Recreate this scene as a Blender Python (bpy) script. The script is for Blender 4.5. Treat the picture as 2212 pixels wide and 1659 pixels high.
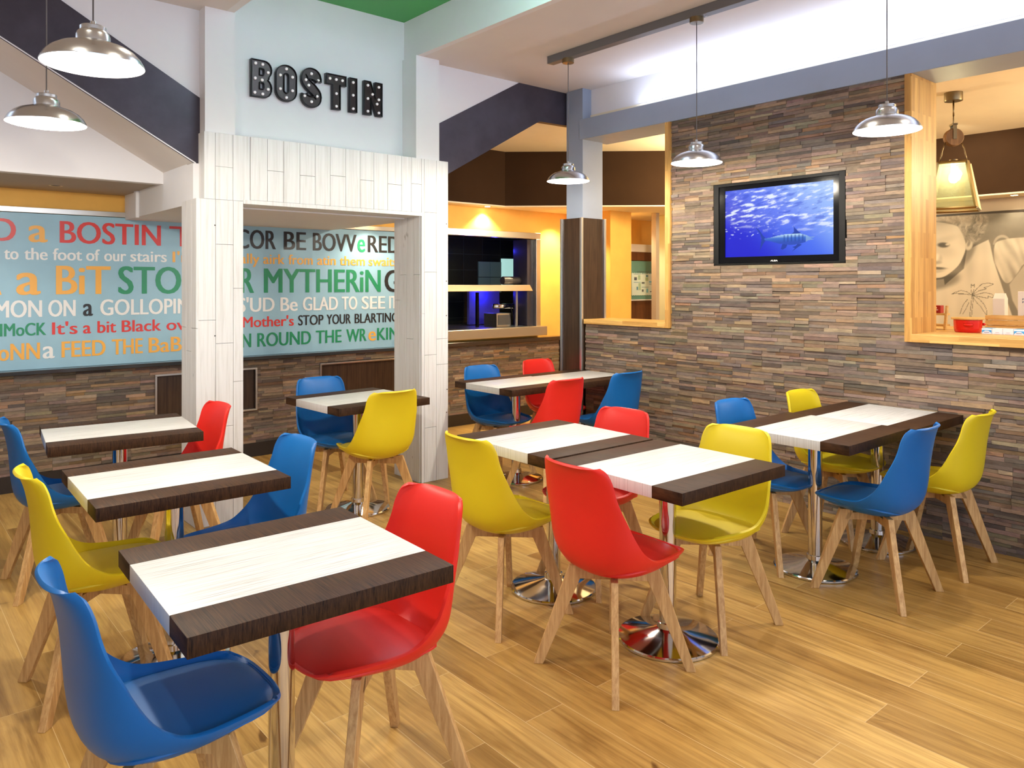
import bpy, bmesh, math, random
from math import sin, cos, pi, radians, sqrt
from mathutils import Vector, Matrix, noise
random.seed(7)
S = bpy.context.scene
COL = S.collection
for o in list(bpy.data.objects):
    bpy.data.objects.remove(o, do_unlink=True)

# ------------------------------------------------------------ camera, world, lights, exposure
FPX, CY, YAW, CAMH = 1645.0, 613.5, radians(49.5), 1.528
cd = bpy.data.cameras.new('camera')
cam = bpy.data.objects.new('camera', cd); COL.objects.link(cam)
cd.sensor_width = 36; cd.lens = FPX / 2212 * 36
cd.shift_y = -(829.5 - CY) / 2212
cd.clip_start = 0.05
cam.location = (0, 0, CAMH)
cam.rotation_euler = (pi / 2, 0, YAW - pi / 2)
S.camera = cam

S.view_settings.view_transform = 'Standard'
S.view_settings.look = 'None'
S.view_settings.gamma = 1
S.view_settings.use_curve_mapping = False
S.view_settings.exposure = 0.0
S.cycles.use_denoising = True
S.cycles.max_bounces = 8
S.cycles.diffuse_bounces = 5
S.cycles.sample_clamp_indirect = 6

W = bpy.data.worlds.new('world'); S.world = W; W.use_nodes = True
bg = W.node_tree.nodes['Background']
bg.inputs[0].default_value = (0.68, 0.80, 1.0, 1); bg.inputs[1].default_value = 2.7

def lamp(kind, loc, power, color, rot=(0, 0, 0), **kw):
    d = bpy.data.lights.new('lamp', kind); d.energy = power; d.color = color
    for k, v in kw.items(): setattr(d, k, v)
    o = bpy.data.objects.new('lamp', d); COL.objects.link(o); o.location = loc; o.rotation_euler = rot
    return o
WARM = (1.0, 0.90, 0.74); GOLD = (1.0, 0.79, 0.47); COOL = (0.64, 0.75, 1.0)
# unseen fill spots added under the dining room ceiling (above and behind the frame)
for x, y in ((0.5, 0.6), (1.7, 0.5), (3.0, 0.5), (4.1, 0.9), (0.0, 2.3), (1.25, 2.2), (2.5, 2.1), (3.4, 2.2)):
    lamp('SPOT', (x, y, 3.26), 40, WARM, spot_size=radians(125), spot_blend=0.7, shadow_soft_size=0.06)
lamp('SPOT', (1.3, 3.45, 3.26), 26, WARM, spot_size=radians(125), spot_blend=0.7, shadow_soft_size=0.06)
# cool LED cove strip lying on top of the beam along the stone wall
lamp('AREA', (4.935, 2.0, 3.005), 26, COOL, rot=(pi, radians(-20), 0), shape='RECTANGLE', size=0.05, size_y=4.4)
# unseen cool area lamp added to brighten the green ceiling well
lamp('AREA', (2.55, 3.35, 3.50), 48, COOL, rot=(radians(-70), 0, 0), shape='RECTANGLE', size=1.2, size_y=0.08)

# ------------------------------------------------------------ node helpers and materials
def mat(name, color=(.8, .8, .8), rough=.5, metal=0, spec=None, emit=None, estr=0):
    m = bpy.data.materials.new(name); m.use_nodes = True
    b = m.node_tree.nodes['Principled BSDF']
    b.inputs['Base Color'].default_value = (*color, 1)
    b.inputs['Roughness'].default_value = rough
    b.inputs['Metallic'].default_value = metal
    if spec is not None: b.inputs['Specular IOR Level'].default_value = spec
    if emit is not None:
        b.inputs['Emission Color'].default_value = (*emit, 1); b.inputs['Emission Strength'].default_value = estr
    return m
class NT:
    def __init__(s, m): s.t = m.node_tree; s.b = s.t.nodes['Principled BSDF']
    def n(s, typ, **kw):
        x = s.t.nodes.new(typ)
        for k, v in kw.items():
            if k.startswith('_'): setattr(x, k[1:], v)
            else: x.inputs[k.replace('__', ' ')].default_value = v
        return x
    def l(s, a, b): s.t.links.new(a, b)
    def coords(s, scale=(1, 1, 1), kind='Object', rot=(0, 0, 0)):
        c = s.n('ShaderNodeTexCoord'); m = s.n('ShaderNodeMapping')
        m.inputs['Scale'].default_value = scale; m.inputs['Rotation'].default_value = rot
        s.l(c.outputs[kind], m.inputs['Vector']); return m.outputs[0]
    def noise(s, vec, scale=1, detail=4, rough=.6, dist=0):
        x = s.n('ShaderNodeTexNoise', Scale=scale, Detail=detail, Roughness=rough, Distortion=dist)
        s.l(vec, x.inputs['Vector']); return x.outputs['Fac']
    def ramp(s, fac, stops):
        r = s.n('ShaderNodeValToRGB'); e = r.color_ramp.elements
        while len(e) < len(stops): e.new(.5)
        for i, (p, c) in enumerate(stops):
            e[i].position = p; e[i].color = (*c, 1) if len(c) == 3 else c
        s.l(fac, r.inputs[0]); return r.outputs[0]
    def mix(s, a, b, fac=1.0, mode='MULTIPLY'):
        x = s.n('ShaderNodeMix', _data_type='RGBA', _blend_type=mode)
        if isinstance(fac, (int, float)): x.inputs[0].default_value = fac
        else: s.l(fac, x.inputs[0])
        for v, i in ((a, 6), (b, 7)):
            if isinstance(v, tuple): x.inputs[i].default_value = (*v, 1)
            else: s.l(v, x.inputs[i])
        return x.outputs[2]
    def bump(s, h, strength=.3, dist=.01):
        b = s.n('ShaderNodeBump', Strength=strength, Distance=dist); s.l(h, b.inputs['Height']); s.l(b.outputs[0], s.b.inputs['Normal'])
    def color(s, c): s.l(c, s.b.inputs['Base Color'])

def paint(name, c, rough=.6, var=.06, scale=3.0):
    m = mat(name, c, rough, spec=.3); t = NT(m)
    f = t.noise(t.coords(), scale, 5, .6)
    t.color(t.ramp(f, [(.3, tuple(x * (1 - var) for x in c)), (.7, tuple(min(1, x * (1 + var)) for x in c))]))
    t.bump(t.noise(t.coords(), 220, 2), .03, .002)
    return m
def wood(name, dark, light, scale, rough=.45, bumpy=.1):
    m = mat(name, light, rough, spec=.35); t = NT(m)
    v = t.coords(scale)
    f = t.noise(v, 1, 6, .65, .3)
    f2 = t.noise(t.coords(tuple(s * .25 for s in scale)), 1, 3, .5, .8)
    c = t.ramp(f, [(.32, dark), (.5, tuple((a + b) / 2 for a, b in zip(dark, light))), (.68, light)])
    c = t.mix(c, t.ramp(f2, [(.3, (.80, .78, .74)), (.7, (1, 1, 1))]), .7)
    t.color(c); t.bump(f, bumpy, .002)
    return m
M = {}
M['white'] = paint('white_paint', (.80, .79, .80), .7, .02)
M['ceiling'] = paint('ceiling_paint', (.74, .70, .67), .8, .02)
M['cream'] = paint('cream_paint', (.86, .77, .57), .7, .03)
M['orange'] = paint('orange_paint', (.84, .47, .10), .6, .08)
M['green'] = paint('green_paint', (.075, .34, .09), .6, .03)
M['aubergine'] = paint('aubergine_paint', (.050, .042, .056), .38, .22, 5)
M['brown'] = paint('brown_fascia', (.040, .021, .011), .85, .1)
M['brown'].node_tree.nodes['Principled BSDF'].inputs['Specular IOR Level'].default_value = .08
M['grey'] = paint('grey_paint', (.31, .365, .47), .45, .04)
M['beige'] = paint('beige_paint', (.42, .34, .25), .6, .03)
M['palegreen'] = paint('pale_green_paint', (.62, .63, .42), .6, .03)
M['black'] = mat('black_gloss', (.004, .004, .005), .13, spec=.09)
M['black_matt'] = mat('black_matt', (.005, .005, .005), .5, spec=.15)
M['dark_board'] = mat('dark_skirting', (.02, .013, .009), .4)
M['steel'] = mat('brushed_steel', (.62, .58, .52), .28, 1)
M['alu'] = mat('aluminium_edge', (.62, .62, .63), .35, 1)
M['chrome'] = mat('chrome', (.72, .715, .71), .09, 1)
M['nickel'] = mat('satin_nickel', (.58, .60, .62), .24, 1)
M['brass'] = mat('antique_brass', (.22, .165, .09), .36, 1)
M['bulb'] = mat('bulb', (1, 1, 1), .4, emit=(1, .93, .80), estr=40)
M['lens'] = mat('downlight_lens', (1, 1, 1), .4, emit=(1, .85, .55), estr=30)
M['enamel'] = mat('white_enamel', (.92, .91, .88), .35)
M['dark_slot'] = mat('dark_slot', (.05, .045, .04), .5)
def staves(name, axis, dark, light):
    m = mat(name, light, .38, spec=.35); t = NT(m)
    c = t.n('ShaderNodeTexCoord'); sp = t.n('ShaderNodeSeparateXYZ'); t.l(c.outputs['Object'], sp.inputs[0])
    ad = t.n('ShaderNodeMath', _operation='ADD'); t.l(sp.outputs[0], ad.inputs[0]); t.l(sp.outputs[1 if axis == 2 else 2], ad.inputs[1])
    cb = t.n('ShaderNodeCombineXYZ'); t.l(sp.outputs[axis], cb.inputs[0]); t.l(ad.outputs[0], cb.inputs[1])
    br = t.n('ShaderNodeTexBrick', Scale=1, **{'Mortar__Size': .0, 'Bias': 0, 'Brick__Width': .37, 'Row__Height': .041}); br.offset = .43
    br.inputs['Color1'].default_value = (0, 0, 0, 1); br.inputs['Color2'].default_value = (1, 1, 1, 1); t.l(cb.outputs[0], br.inputs['Vector'])
    sc = (26, 26, 2) if axis == 2 else (26, 2, 26)
    sh = t.n('ShaderNodeVectorMath', _operation='MULTIPLY_ADD'); t.l(br.outputs['Color'], sh.inputs[0]); sh.inputs[1].default_value = (3, 5, 4); t.l(c.outputs['Object'], sh.inputs[2])
    mp = t.n('ShaderNodeMapping'); mp.inputs['Scale'].default_value = tuple(q * 2 for q in sc); t.l(sh.outputs[0], mp.inputs[0])
    f = t.noise(mp.outputs[0], 1, 5, .6, .3)
    k = t.mix(t.ramp(br.outputs['Color'], [(0, dark), (1, light)]), t.ramp(f, [(.3, (.72, .66, .58)), (.6, (1.06, 1.06, 1.06))]), .8)
    t.color(k); return m
M['oak'] = staves('oak_staves', 2, (.46, .235, .060), (.70, .41, .125))
M['oak_h'] = staves('oak_staves_flat', 1, (.52, .28, .075), (.76, .47, .155))
M['leg'] = wood('pale_oak_leg', (.44, .235, .080), (.72, .46, .195), (85, 85, 7), .5)
M['walnut'] = wood('dark_veneer', (.030, .016, .010), (.075, .042, .024), (60, 60, 3), .3)
M['doorwood'] = wood('brown_door_wood', (.10, .035, .012), (.20, .075, .025), (30, 30, 3), .4)
M['wenge'] = wood('wenge_laminate', (.007, .0026, .001), (.074, .032, .012), (330, 7, 30), .58, .05)
M['wenge'].node_tree.nodes['Principled BSDF'].inputs['Specular IOR Level'].default_value = .18
M['pulley'] = wood('weathered_pulley_wood', (.16, .08, .03), (.34, .19, .08), (40, 40, 4), .6)
M['bamboo'] = wood('bamboo_wood', (.62, .36, .10), (.86, .60, .24), (40, 4, 40), .4)

def m_laminate():
    m = mat('white_streaked_laminate', (.8, .79, .76), .38); t = NT(m)
    f = t.noise(t.coords((3, 190, 0)), 1, 4, .75)
    t.color(t.ramp(f, [(.33, (.30, .295, .28)), (.46, (.57, .567, .555)), (.58, (.68, .678, .67))]))
    return m
M['laminate'] = m_laminate()

def m_floor():
    m = mat('oak_plank_floor', (.5, .3, .1), .36, spec=.4); t = NT(m)
    c = t.n('ShaderNodeTexCoord'); sp = t.n('ShaderNodeSeparateXYZ'); t.l(c.outputs['Object'], sp.inputs[0])
    off = t.n('ShaderNodeMath', _operation='ADD'); off.inputs[1].default_value = 3.28 + .18 * 20
    t.l(sp.outputs[0], off.inputs[0])
    cb = t.n('ShaderNodeCombineXYZ'); t.l(sp.outputs[1], cb.inputs[0]); t.l(off.outputs[0], cb.inputs[1])
    br = t.n('ShaderNodeTexBrick', Scale=1, **{'Mortar__Size': .0011, 'Mortar__Smooth': .2, 'Bias': 0, 'Brick__Width': 1.22, 'Row__Height': .18})
    br.offset = .37; br.offset_frequency = 2; br.squash = 1
    br.inputs['Color1'].default_value = (0, 0, 0, 1); br.inputs['Color2'].default_value = (1, 1, 1, 1); br.inputs['Mortar'].default_value = (.5, .5, .5, 1)
    t.l(cb.outputs[0], br.inputs['Vector'])
    # grain coordinates: stretched along Y, shifted per plank
    sh = t.n('ShaderNodeVectorMath', _operation='MULTIPLY_ADD')
    t.l(br.outputs['Color'], sh.inputs[0]); sh.inputs[1].default_value = (7, 13, 5); t.l(c.outputs['Object'], sh.inputs[2])
    def stretched(s):
        mp = t.n('ShaderNodeMapping'); mp.inputs['Scale'].default_value = s; t.l(sh.outputs[0], mp.inputs[0]); return mp.outputs[0]
    g1 = t.noise(stretched((60, 2.2, 1)), 1, 6, .65, .25)
    g2 = t.noise(stretched((9, .9, 1)), 1, 4, .6, 1.4)
    g3 = t.noise(stretched((7, 3.5, 1)), 1, 3, .5, .6)
    base = t.ramp(br.outputs['Color'], [(0, (.32, .178, .045)), (.35, (.42, .245, .067)), (.7, (.49, .300, .088)), (1, (.58, .370, .120))])
    base = t.mix(base, t.ramp(g1, [(.3, (.68, .61, .50)), (.6, (1.08, 1.08, 1.08))]), .85)
    base = t.mix(base, t.ramp(g2, [(.33, (.62, .54, .42)), (.52, (1, 1, 1)), (.75, (1.2, 1.2, 1.16))]), .85)
    base = t.mix(base, t.ramp(g3, [(.25, (.28, .19, .10)), (.30, (1, 1, 1))]), .85)
    base = t.mix(base, (.62, .45, .22), br.outputs['Fac'], 'MIX')
    t.color(base)
    t.bump(g1, .05, .002)
    return m
M['floor'] = m_floor()

def m_stone():
    m = mat('slate_ledger_stone', (.3, .25, .2), .62, spec=.35); t = NT(m)
    a = t.n('ShaderNodeVertexColor'); a.layer_name = 'tone'
    f = t.noise(t.coords((16, 16, 55)), 1, 7, .7, .6); f2 = t.noise(t.coords((4, 4, 9)), 1, 4, .6)
    c = t.mix(a.outputs[0], t.ramp(f, [(.28, (.60, .58, .58)), (.5, (1, 1, 1)), (.72, (1.35, 1.3, 1.24))]), .9)
    c = t.mix(c, t.ramp(f2, [(.35, (.88, .87, .92)), (.65, (1.10, 1.02, .90))]), .6)
    t.color(c); t.bump(f, .55, .006)
    return m
M['stone'] = m_stone()

def m_plank():
    m = mat('whitewashed_plank', (.8, .79, .77), .6, spec=.25); t = NT(m)
    f = t.noise(t.coords((70, 70, 2.5)), 1, 5, .6, .4)
    k = t.noise(t.coords((11, 11, 6)), 1, 2, .5)
    c = t.ramp(f, [(.25, (.60, .585, .56)), (.5, (.73, .725, .72)), (.8, (.79, .79, .79))])
    c = t.mix(c, t.ramp(k, [(.235, (.55, .52, .49)), (.275, (1, 1, 1))]), .8)
    t.color(c); t.bump(f, .12, .002)
    return m
M['plank'] = m_plank()

def m_attr(name, layer='tone', rough=.5, emit=0):
    m = mat(name, (.8, .8, .8), rough); t = NT(m)
    a = t.n('ShaderNodeVertexColor'); a.layer_name = layer
    if emit:
        t.b.inputs['Base Color'].default_value = (0, 0, 0, 1)
        t.l(a.outputs[0], t.b.inputs['Emission Color']); t.b.inputs['Emission Strength'].default_value = emit
    else: t.color(a.outputs[0])
    return m
M['screen'] = m_attr('tv_screen', rough=.6, emit=1.0); M['screen'].node_tree.nodes['Principled BSDF'].inputs['Specular IOR Level'].default_value = .1
M['print'] = m_attr('photo_print', rough=.45)
M['mural'] = paint('pale_blue_print', (.33, .55, .68), .30, .05, 4)
for k, c in dict(r=(.70, .040, .030), o=(.90, .45, .065), w=(.84, .85, .84), g=(.015, .27, .115), k=(.018, .016, .016)).items():
    M['ink_' + k] = mat('print_ink_' + dict(r='red', o='orange', w='white', g='green', k='black')[k], c, .35)
def plastic(name, c):
    m = mat(name, c, .42, spec=.4); t = NT(m)
    t.bump(t.noise(t.coords(), 400, 2), .02, .001); return m
CH = {'red': (.74, .022, .014), 'blue': (.002, .125, .41), 'yellow': (.72, .56, .012)}
for k, c in CH.items(): M['shell_' + k] = plastic(k + '_moulded_plastic', c)
for k, c in CH.items():
    m = mat(k + '_leatherette', tuple(x * .9 for x in c), .5); t = NT(m); t.bump(t.noise(t.coords(), 260, 4), .12, .001); M['pad_' + k] = m

# ------------------------------------------------------------ mesh helpers
def link(name, me, m=None, parent=None, loc=None, smooth=False):
    o = bpy.data.objects.new(name, me); COL.objects.link(o)
    if m is not None:
        for x in (m if isinstance(m, (list, tuple)) else [m]): me.materials.append(x)
    if parent is not None: o.parent = parent
    if loc is not None: o.location = loc
    if smooth:
        for p in me.polygons: p.use_smooth = True
    return o
def obj(name, bm, m=None, parent=None, loc=None, smooth=False):
    bmesh.ops.recalc_face_normals(bm, faces=bm.faces[:])
    me = bpy.data.meshes.new(name); bm.to_mesh(me); bm.free()
    return link(name, me, m, parent, loc, smooth)
def tag(o, label=None, cat=None, group=None, kind=None):
    if label: o['label'] = label
    if cat: o['category'] = cat
    if group: o['group'] = group
    if kind: o['kind'] = kind
    return o
def thing(name, label, cat, loc=(0, 0, 0), rz=0, group=None):
    o = bpy.data.objects.new(name, None); COL.objects.link(o); o.empty_display_size = .1
    o.location = loc; o.rotation_euler = (0, 0, rz)
    return tag(o, label, cat, group)
def box(bm, x0, x1, y0, y1, z0, z1, bevel=0, mi=0):
    vs = [bm.verts.new((x, y, z)) for z in (z0, z1) for y in (y0, y1) for x in (x0, x1)]
    fs = [bm.faces.new([vs[i] for i in f]) for f in ((0, 2, 3, 1), (4, 5, 7, 6), (0, 1, 5, 4), (2, 6, 7, 3), (0, 4, 6, 2), (1, 3, 7, 5))]
    for f in fs: f.material_index = mi
    if bevel:
        es = list({e for f in fs for e in f.edges})
        r = bmesh.ops.bevel(bm, geom=es, offset=bevel, segments=2, affect='EDGES', profile=.5)
        for f in r['faces']: f.material_index = mi
    return vs
def hexa(bm, pts, bevel=0):     # 8 points, bottom 4 then top 4 (both counter-clockwise)
    vs = [bm.verts.new(p) for p in pts]
    fs = [bm.faces.new([vs[i] for i in f]) for f in ((3, 2, 1, 0), (4, 5, 6, 7), (0, 1, 5, 4), (1, 2, 6, 5), (2, 3, 7, 6), (3, 0, 4, 7))]
    if bevel: bmesh.ops.bevel(bm, geom=list({e for f in fs for e in f.edges}), offset=bevel, segments=1, affect='EDGES')
def B(*a, **k):
    bm = bmesh.new(); box(bm, *a, **k); return bm
def prism(bm, pts, d0, d1, axis='y', mi=0):
    """polygon pts (a,b) extruded along axis from d0 to d1; axis y -> (x,z), x -> (y,z), z -> (x,y)"""
    def P(a, b, d): return {'y': (a, d, b), 'x': (d, a, b), 'z': (a, b, d)}[axis]
    v0 = [bm.verts.new(P(a, b, d0)) for a, b in pts]; v1 = [bm.verts.new(P(a, b, d1)) for a, b in pts]
    n = len(pts); fs = [bm.faces.new(v0), bm.faces.new(v1[::-1])]
    for i in range(n): fs.append(bm.faces.new((v0[i], v1[i], v1[(i + 1) % n], v0[(i + 1) % n])))
    for f in fs: f.material_index = mi
def lathe(bm, prof, n=40, c=(0, 0, 0), mi=0):
    rings = []
    for r, z in prof:
        if r < 1e-5: rings.append([bm.verts.new((c[0], c[1], c[2] + z))])
        else: rings.append([bm.verts.new((c[0] + r * cos(2 * pi * i / n), c[1] + r * sin(2 * pi * i / n), c[2] + z)) for i in range(n)])
    for a, b in zip(rings, rings[1:]):
        for i in range(n):
            j = (i + 1) % n
            q = [a[i % len(a)], a[j % len(a)], b[j % len(b)], b[i % len(b)]]
            q = [v for k, v in enumerate(q) if v not in q[:k]]
            if len(q) >= 3: bm.faces.new(q).material_index = mi
def tube(bm, pts, r, n=8, mi=0):
    pts = [Vector(p) for p in pts]; rings = []
    for i, p in enumerate(pts):
        d = (pts[min(i + 1, len(pts) - 1)] - pts[max(i - 1, 0)]).normalized()
        u = d.cross(Vector((0, 0, 1)) if abs(d.z) < .9 else Vector((1, 0, 0))).normalized(); v = d.cross(u)
        rings.append([bm.verts.new(p + r * (cos(2 * pi * k / n) * u + sin(2 * pi * k / n) * v)) for k in range(n)])
    for a, b in zip(rings, rings[1:]):
        for k in range(n): bm.faces.new((a[k], a[(k + 1) % n], b[(k + 1) % n], b[k])).material_index = mi
    bm.faces.new(rings[0][::-1]).material_index = mi; bm.faces.new(rings[-1]).material_index = mi
def sphere(bm, c, r, seg=14):
    bmesh.ops.create_uvsphere(bm, u_segments=seg, v_segments=max(6, seg // 2), radius=r, matrix=Matrix.Translation(c))
def autosmooth(o, ang=35):
    me = o.data
    bm = bmesh.new(); bm.from_mesh(me)
    for f in bm.faces: f.smooth = True
    for e in bm.edges:
        if len(e.link_faces) == 2 and e.calc_face_angle(0) > radians(ang): e.smooth = False
    bm.to_mesh(me); bm.free(); return o
def bake(o):
    dg = bpy.context.evaluated_depsgraph_get(); dg.update()
    me = bpy.data.meshes.new_from_object(o.evaluated_get(dg)); old = o.data
    o.modifiers.clear(); o.data = me; me.name = o.name
    return o
def struct(name, bm, m, parent=None, smooth=False):
    o = obj(name, bm, m, parent, smooth=smooth)
    if parent is None: o['kind'] = 'structure'
    return o
def text_mesh(body, offset=.012, res=4, spacing=1.0):
    cu = bpy.data.curves.new('t', 'FONT'); cu.body = body; cu.offset = offset; cu.resolution_u = res; cu.fill_mode = 'FRONT'; cu.space_character = spacing
    o = bpy.data.objects.new('t', cu); COL.objects.link(o)
    dg = bpy.context.evaluated_depsgraph_get(); dg.update()
    me = bpy.data.meshes.new_from_object(o.evaluated_get(dg))
    bpy.data.objects.remove(o); bpy.data.curves.remove(cu)
    return me
def add_text(bm, body, a0, a1, b0, b1, plane, d, mi=0, offset=.012, ref=None, flip=False):
    """writes body so that its ink spans a0..a1 and (ref string's ink) b0..b1 on a plane. plane 'y': a->x; plane 'x': a->-y (read from -x)"""
    me = text_mesh(body, offset)
    xs = [v.co.x for v in me.vertices]; ys = [v.co.y for v in me.vertices]
    if ref:
        r = text_mesh(ref, offset); ys = [v.co.y for v in r.vertices]; bpy.data.meshes.remove(r)
    x0, x1, y0, y1 = min(xs), max(xs), min(ys), max(ys)
    sa, sb = (a1 - a0) / (x1 - x0), (b1 - b0) / (y1 - y0)
    vs = []
    for v in me.vertices:
        a = a0 + (v.co.x - x0) * sa; b = b0 + (v.co.y - y0) * sb
        vs.append(bm.verts.new((a, d, b) if plane == 'y' else (d, a, b)))
    for p in me.polygons:
        try: bm.faces.new([vs[i] for i in p.vertices]).material_index = mi
        except ValueError: pass
    bpy.data.meshes.remove(me)

# ------------------------------------------------------------ the setting
struct('floor', B(-4, 10, -4, 9.5, -.1, 0), M['floor'])
CZ = 3.28
bm = bmesh.new()   # ceiling round the well
WX0, WX1, WY0, WY1, WZ = 1.83, 3.24, 3.15, 5.1, 3.58
for a in ((-4, WX0 - .05, -4, 5.09), (WX1 + .05, 5.1, -4, 5.09), (WX0 - .05, WX1 + .05, -4, WY0 - .05)): box(bm, a[0], a[1], a[2], a[3], CZ, CZ + .06)
struct('ceiling', bm, M['ceiling'])
bm = bmesh.new()
box(bm, WX0 - .05, WX0, WY0 - .05, 5.0, CZ, WZ + .05); box(bm, WX1, WX1 + .05, WY0 - .05, 5.1, CZ, WZ + .05); box(bm, WX0, WX1, WY0 - .05, WY0, CZ, WZ + .05); box(bm, WX0 - .05, WX0, 5.0, 5.1, CZ, WZ + .05)
struct('trim_1', bm, M['white'])
struct('trim_2', B(WX0, WX1, WY0, WY1, WZ, WZ + .05), M['green'])
struct('wall_left', B(-4.1, -4, -4, 7, 0, 3.3), M['white'])

# -- back wall (orange, with serving hatch and passage to the kitchen door)
YB = 6.67
HX0, HX1, HZ0, HZ1 = 4.25, 6.05, 1.03, 2.06
bm = bmesh.new()
for a in ((-4, HX0, 0, 2.42), (HX1, 9.2, 0, 2.42), (HX0, HX1, 0, HZ0), (HX0, HX1, HZ1, 2.42)): box(bm, a[0], a[1], YB, YB + .08, a[2], a[3])
struct('wall_back', bm, M['orange'])

# stone cladding as real slips
PAL = [((.47, .41, .36), 5), ((.40, .375, .365), 4), ((.53, .46, .385), 4), ((.56, .465, .35), 2), ((.53, .40, .29), 1.3), ((.48, .405, .385), 3), ((.47, .445, .37), 2), ((.33, .31, .31), 2), ((.54, .41, .26), .6), ((.58, .51, .44), 1.5)]
def pick():
    s = sum(w for _, w in PAL); r = random.random() * s
    for c, w in PAL:
        r -= w
        if r <= 0: break
    k = random.uniform(.78, 1.20); c = tuple(x * .62 + y * .38 for x, y in zip(c, (.48, .415, .35))); return tuple(x * k * random.uniform(.97, 1.03) for x in c)
def stone_wall(name, h0, h1, z0, z1, put, holes=(), thick=.03):
    """put(h, d, z) -> xyz, d = distance out of the wall face"""
    bm = bmesh.new(); cl = bm.loops.layers.color.new('tone')
    z = z0; row = 0; panel = []
    while z < z1 - .008:
        hh = min(random.choice((.018, .021, .023, .025)), z1 - z)
        if row % 6 == 0:
            panel = []; x = h0 + random.uniform(0, .3)
            while x < h1: panel.append(x); x += random.uniform(.40, .56)
        cuts = [h0] + panel + [h1]
        for a, b in zip(cuts, cuts[1:]):
            if b - a < .01: continue
            seg = [a]; base_d = random.uniform(0, .004)
            while seg[-1] < b - .10: seg.append(min(b, seg[-1] + random.uniform(.07, .27)))
            if b - seg[-1] > 1e-4: seg[-1] = b
            if len(seg) < 2: seg = [a, b]
            for s0, s1 in zip(seg, seg[1:]):
                parts = [(s0, s1)]
                for (q0, q1, w0, w1) in holes:
                    if z + hh * .5 < w0 or z + hh * .5 > w1: continue
                    new = []
                    for p0, p1 in parts:
                        if p1 <= q0 or p0 >= q1: new.append((p0, p1)); continue
                        if p0 < q0: new.append((p0, q0))
                        if p1 > q1: new.append((q1, p1))
                    parts = new
                for p0, p1 in parts:
                    if p1 - p0 < .012: continue
                    d = base_d + random.choice((0, .001, .002, .002, .003, .004, .006, .008)) + thick - .016
                    g = .0005; c = pick()
                    ins = [put(p, dd, q) for dd in (0, d) for (p, q) in ((p0 + g, z + g), (p1 - g, z + g), (p1 - g, z + hh - g), (p0 + g, z + hh - g))]
                    # slightly ragged front corners
                    vs = []
                    for i, (x, y, zz) in enumerate(ins):
                        if i >= 4: zz += random.uniform(-.0014, .0014)
                        vs.append(bm.verts.new((x, y, zz)))
                    for f in ((4, 5, 6, 7), (0, 1, 5, 4), (1, 2, 6, 5), (2, 3, 7, 6), (3, 0, 4, 7)):
                        fc = bm.faces.new([vs[i] for i in f])
                        for l in fc.loops: l[cl] = (*c, 1)
        z += hh; row += 1
    return bm
NZ = [(1.835, 2.655, .425, .772), (3.29, 4.5, .36, .765)]
nh = [(a - .012, b + .012, c - .012, d + .012) for a, b, c, d in NZ]
o = struct('wall_back_stone', stone_wall('s', -1.5, 6.40, .12, .862, lambda h, d, z: (h, YB - .03 - d, z), nh), M['stone'])
o.name = 'wall_back_1'
bm = bmesh.new()   # backing between the niches
for a, b, c, d in ((-1.5, NZ[0][0], .1, .86), (NZ[0][1], NZ[1][0], .1, .86), (NZ[1][1], 6.40, .1, .86), (NZ[0][0], NZ[0][1], .1, NZ[0][2]), (NZ[0][0], NZ[0][1], NZ[0][3], .86), (NZ[1][0], NZ[1][1], .1, NZ[1][2]), (NZ[1][0], NZ[1][1], NZ[1][3], .86)):
    box(bm, a, b, YB - .032, YB, c, d)
struct('wall_back_2', bm, M['dark_board'])
struct('baseboard_back', B(-1.5, 6.41, YB - .062, YB, 0, .12), M['dark_board'])
struct('trim_3', B(6.41, 6.56, YB - .06, YB, 0, .862, bevel=.003), M['walnut'])
for i, (a, b, c, d) in enumerate(NZ):
    t = thing('wall_niche', ('steel framed dark niche low in the stone wall, half behind the left timber post' if i == 0 else 'wider steel framed dark niche behind the table inside the plank portal'), 'niche', ((a + b) / 2, YB - .04, c))
    ox, oy, oz = t.location; bm = bmesh.new(); w = .016
    for q in ((a - w, b + w, d, d + w), (a - w, b + w, c - w, c), (a - w, a, c, d), (b, b + w, c, d)): box(bm, q[0] - ox, q[1] - ox, YB - .066 - oy, YB - .04 - oy, q[2] - oz, q[3] - oz, bevel=.002)
    obj('frame', bm, M['steel'], t)
    obj('back_panel', B(a - ox, b - ox, YB - .028 - oy, YB - .012 - oy, 0, d - c), M['walnut'], t)
# ledge below the mural and counter below the hatch
t = thing('wall_ledge', 'long dark glossy ledge running under the lettered mural and hatch', 'ledge', (2.5, YB - .1, .862))
obj('ledge_board', B(-4.0, 1.66, -.04, .10, 0, .030, bevel=.004), mat('dark_gloss_board', (.035, .036, .038), .12), t)

# -- gable wall with dark stripe (behind the plank portal)
YG = 5.0
zlb = lambda x: 2.303 - .5637 * (x - 1.597)
zlt = lambda x: 2.746 - .5637 * (x - 1.597)
def quad_slab(pts, y0, y1, m, name):
    bm = bmesh.new(); prism(bm, pts, y0, y1, 'y'); return struct(name, bm, m)
xa = 1.597 - (CZ - 2.746) / .5637
quad_slab([(1.66, zlt(1.66)), (1.66, CZ + .03), (xa, CZ + .03), (xa, CZ)], YG + .01, YG + .1, M['white'], 'wall_left_gable').name = 'wall_back_3'
xb = 1.597 - (CZ - 2.303) / .5637
quad_slab([(1.66, zlb(1.66)), (1.66, zlt(1.66)), (xa, CZ), (xb, CZ)], YG, YG + .004, M['aubergine'], 'trim_4')
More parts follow.
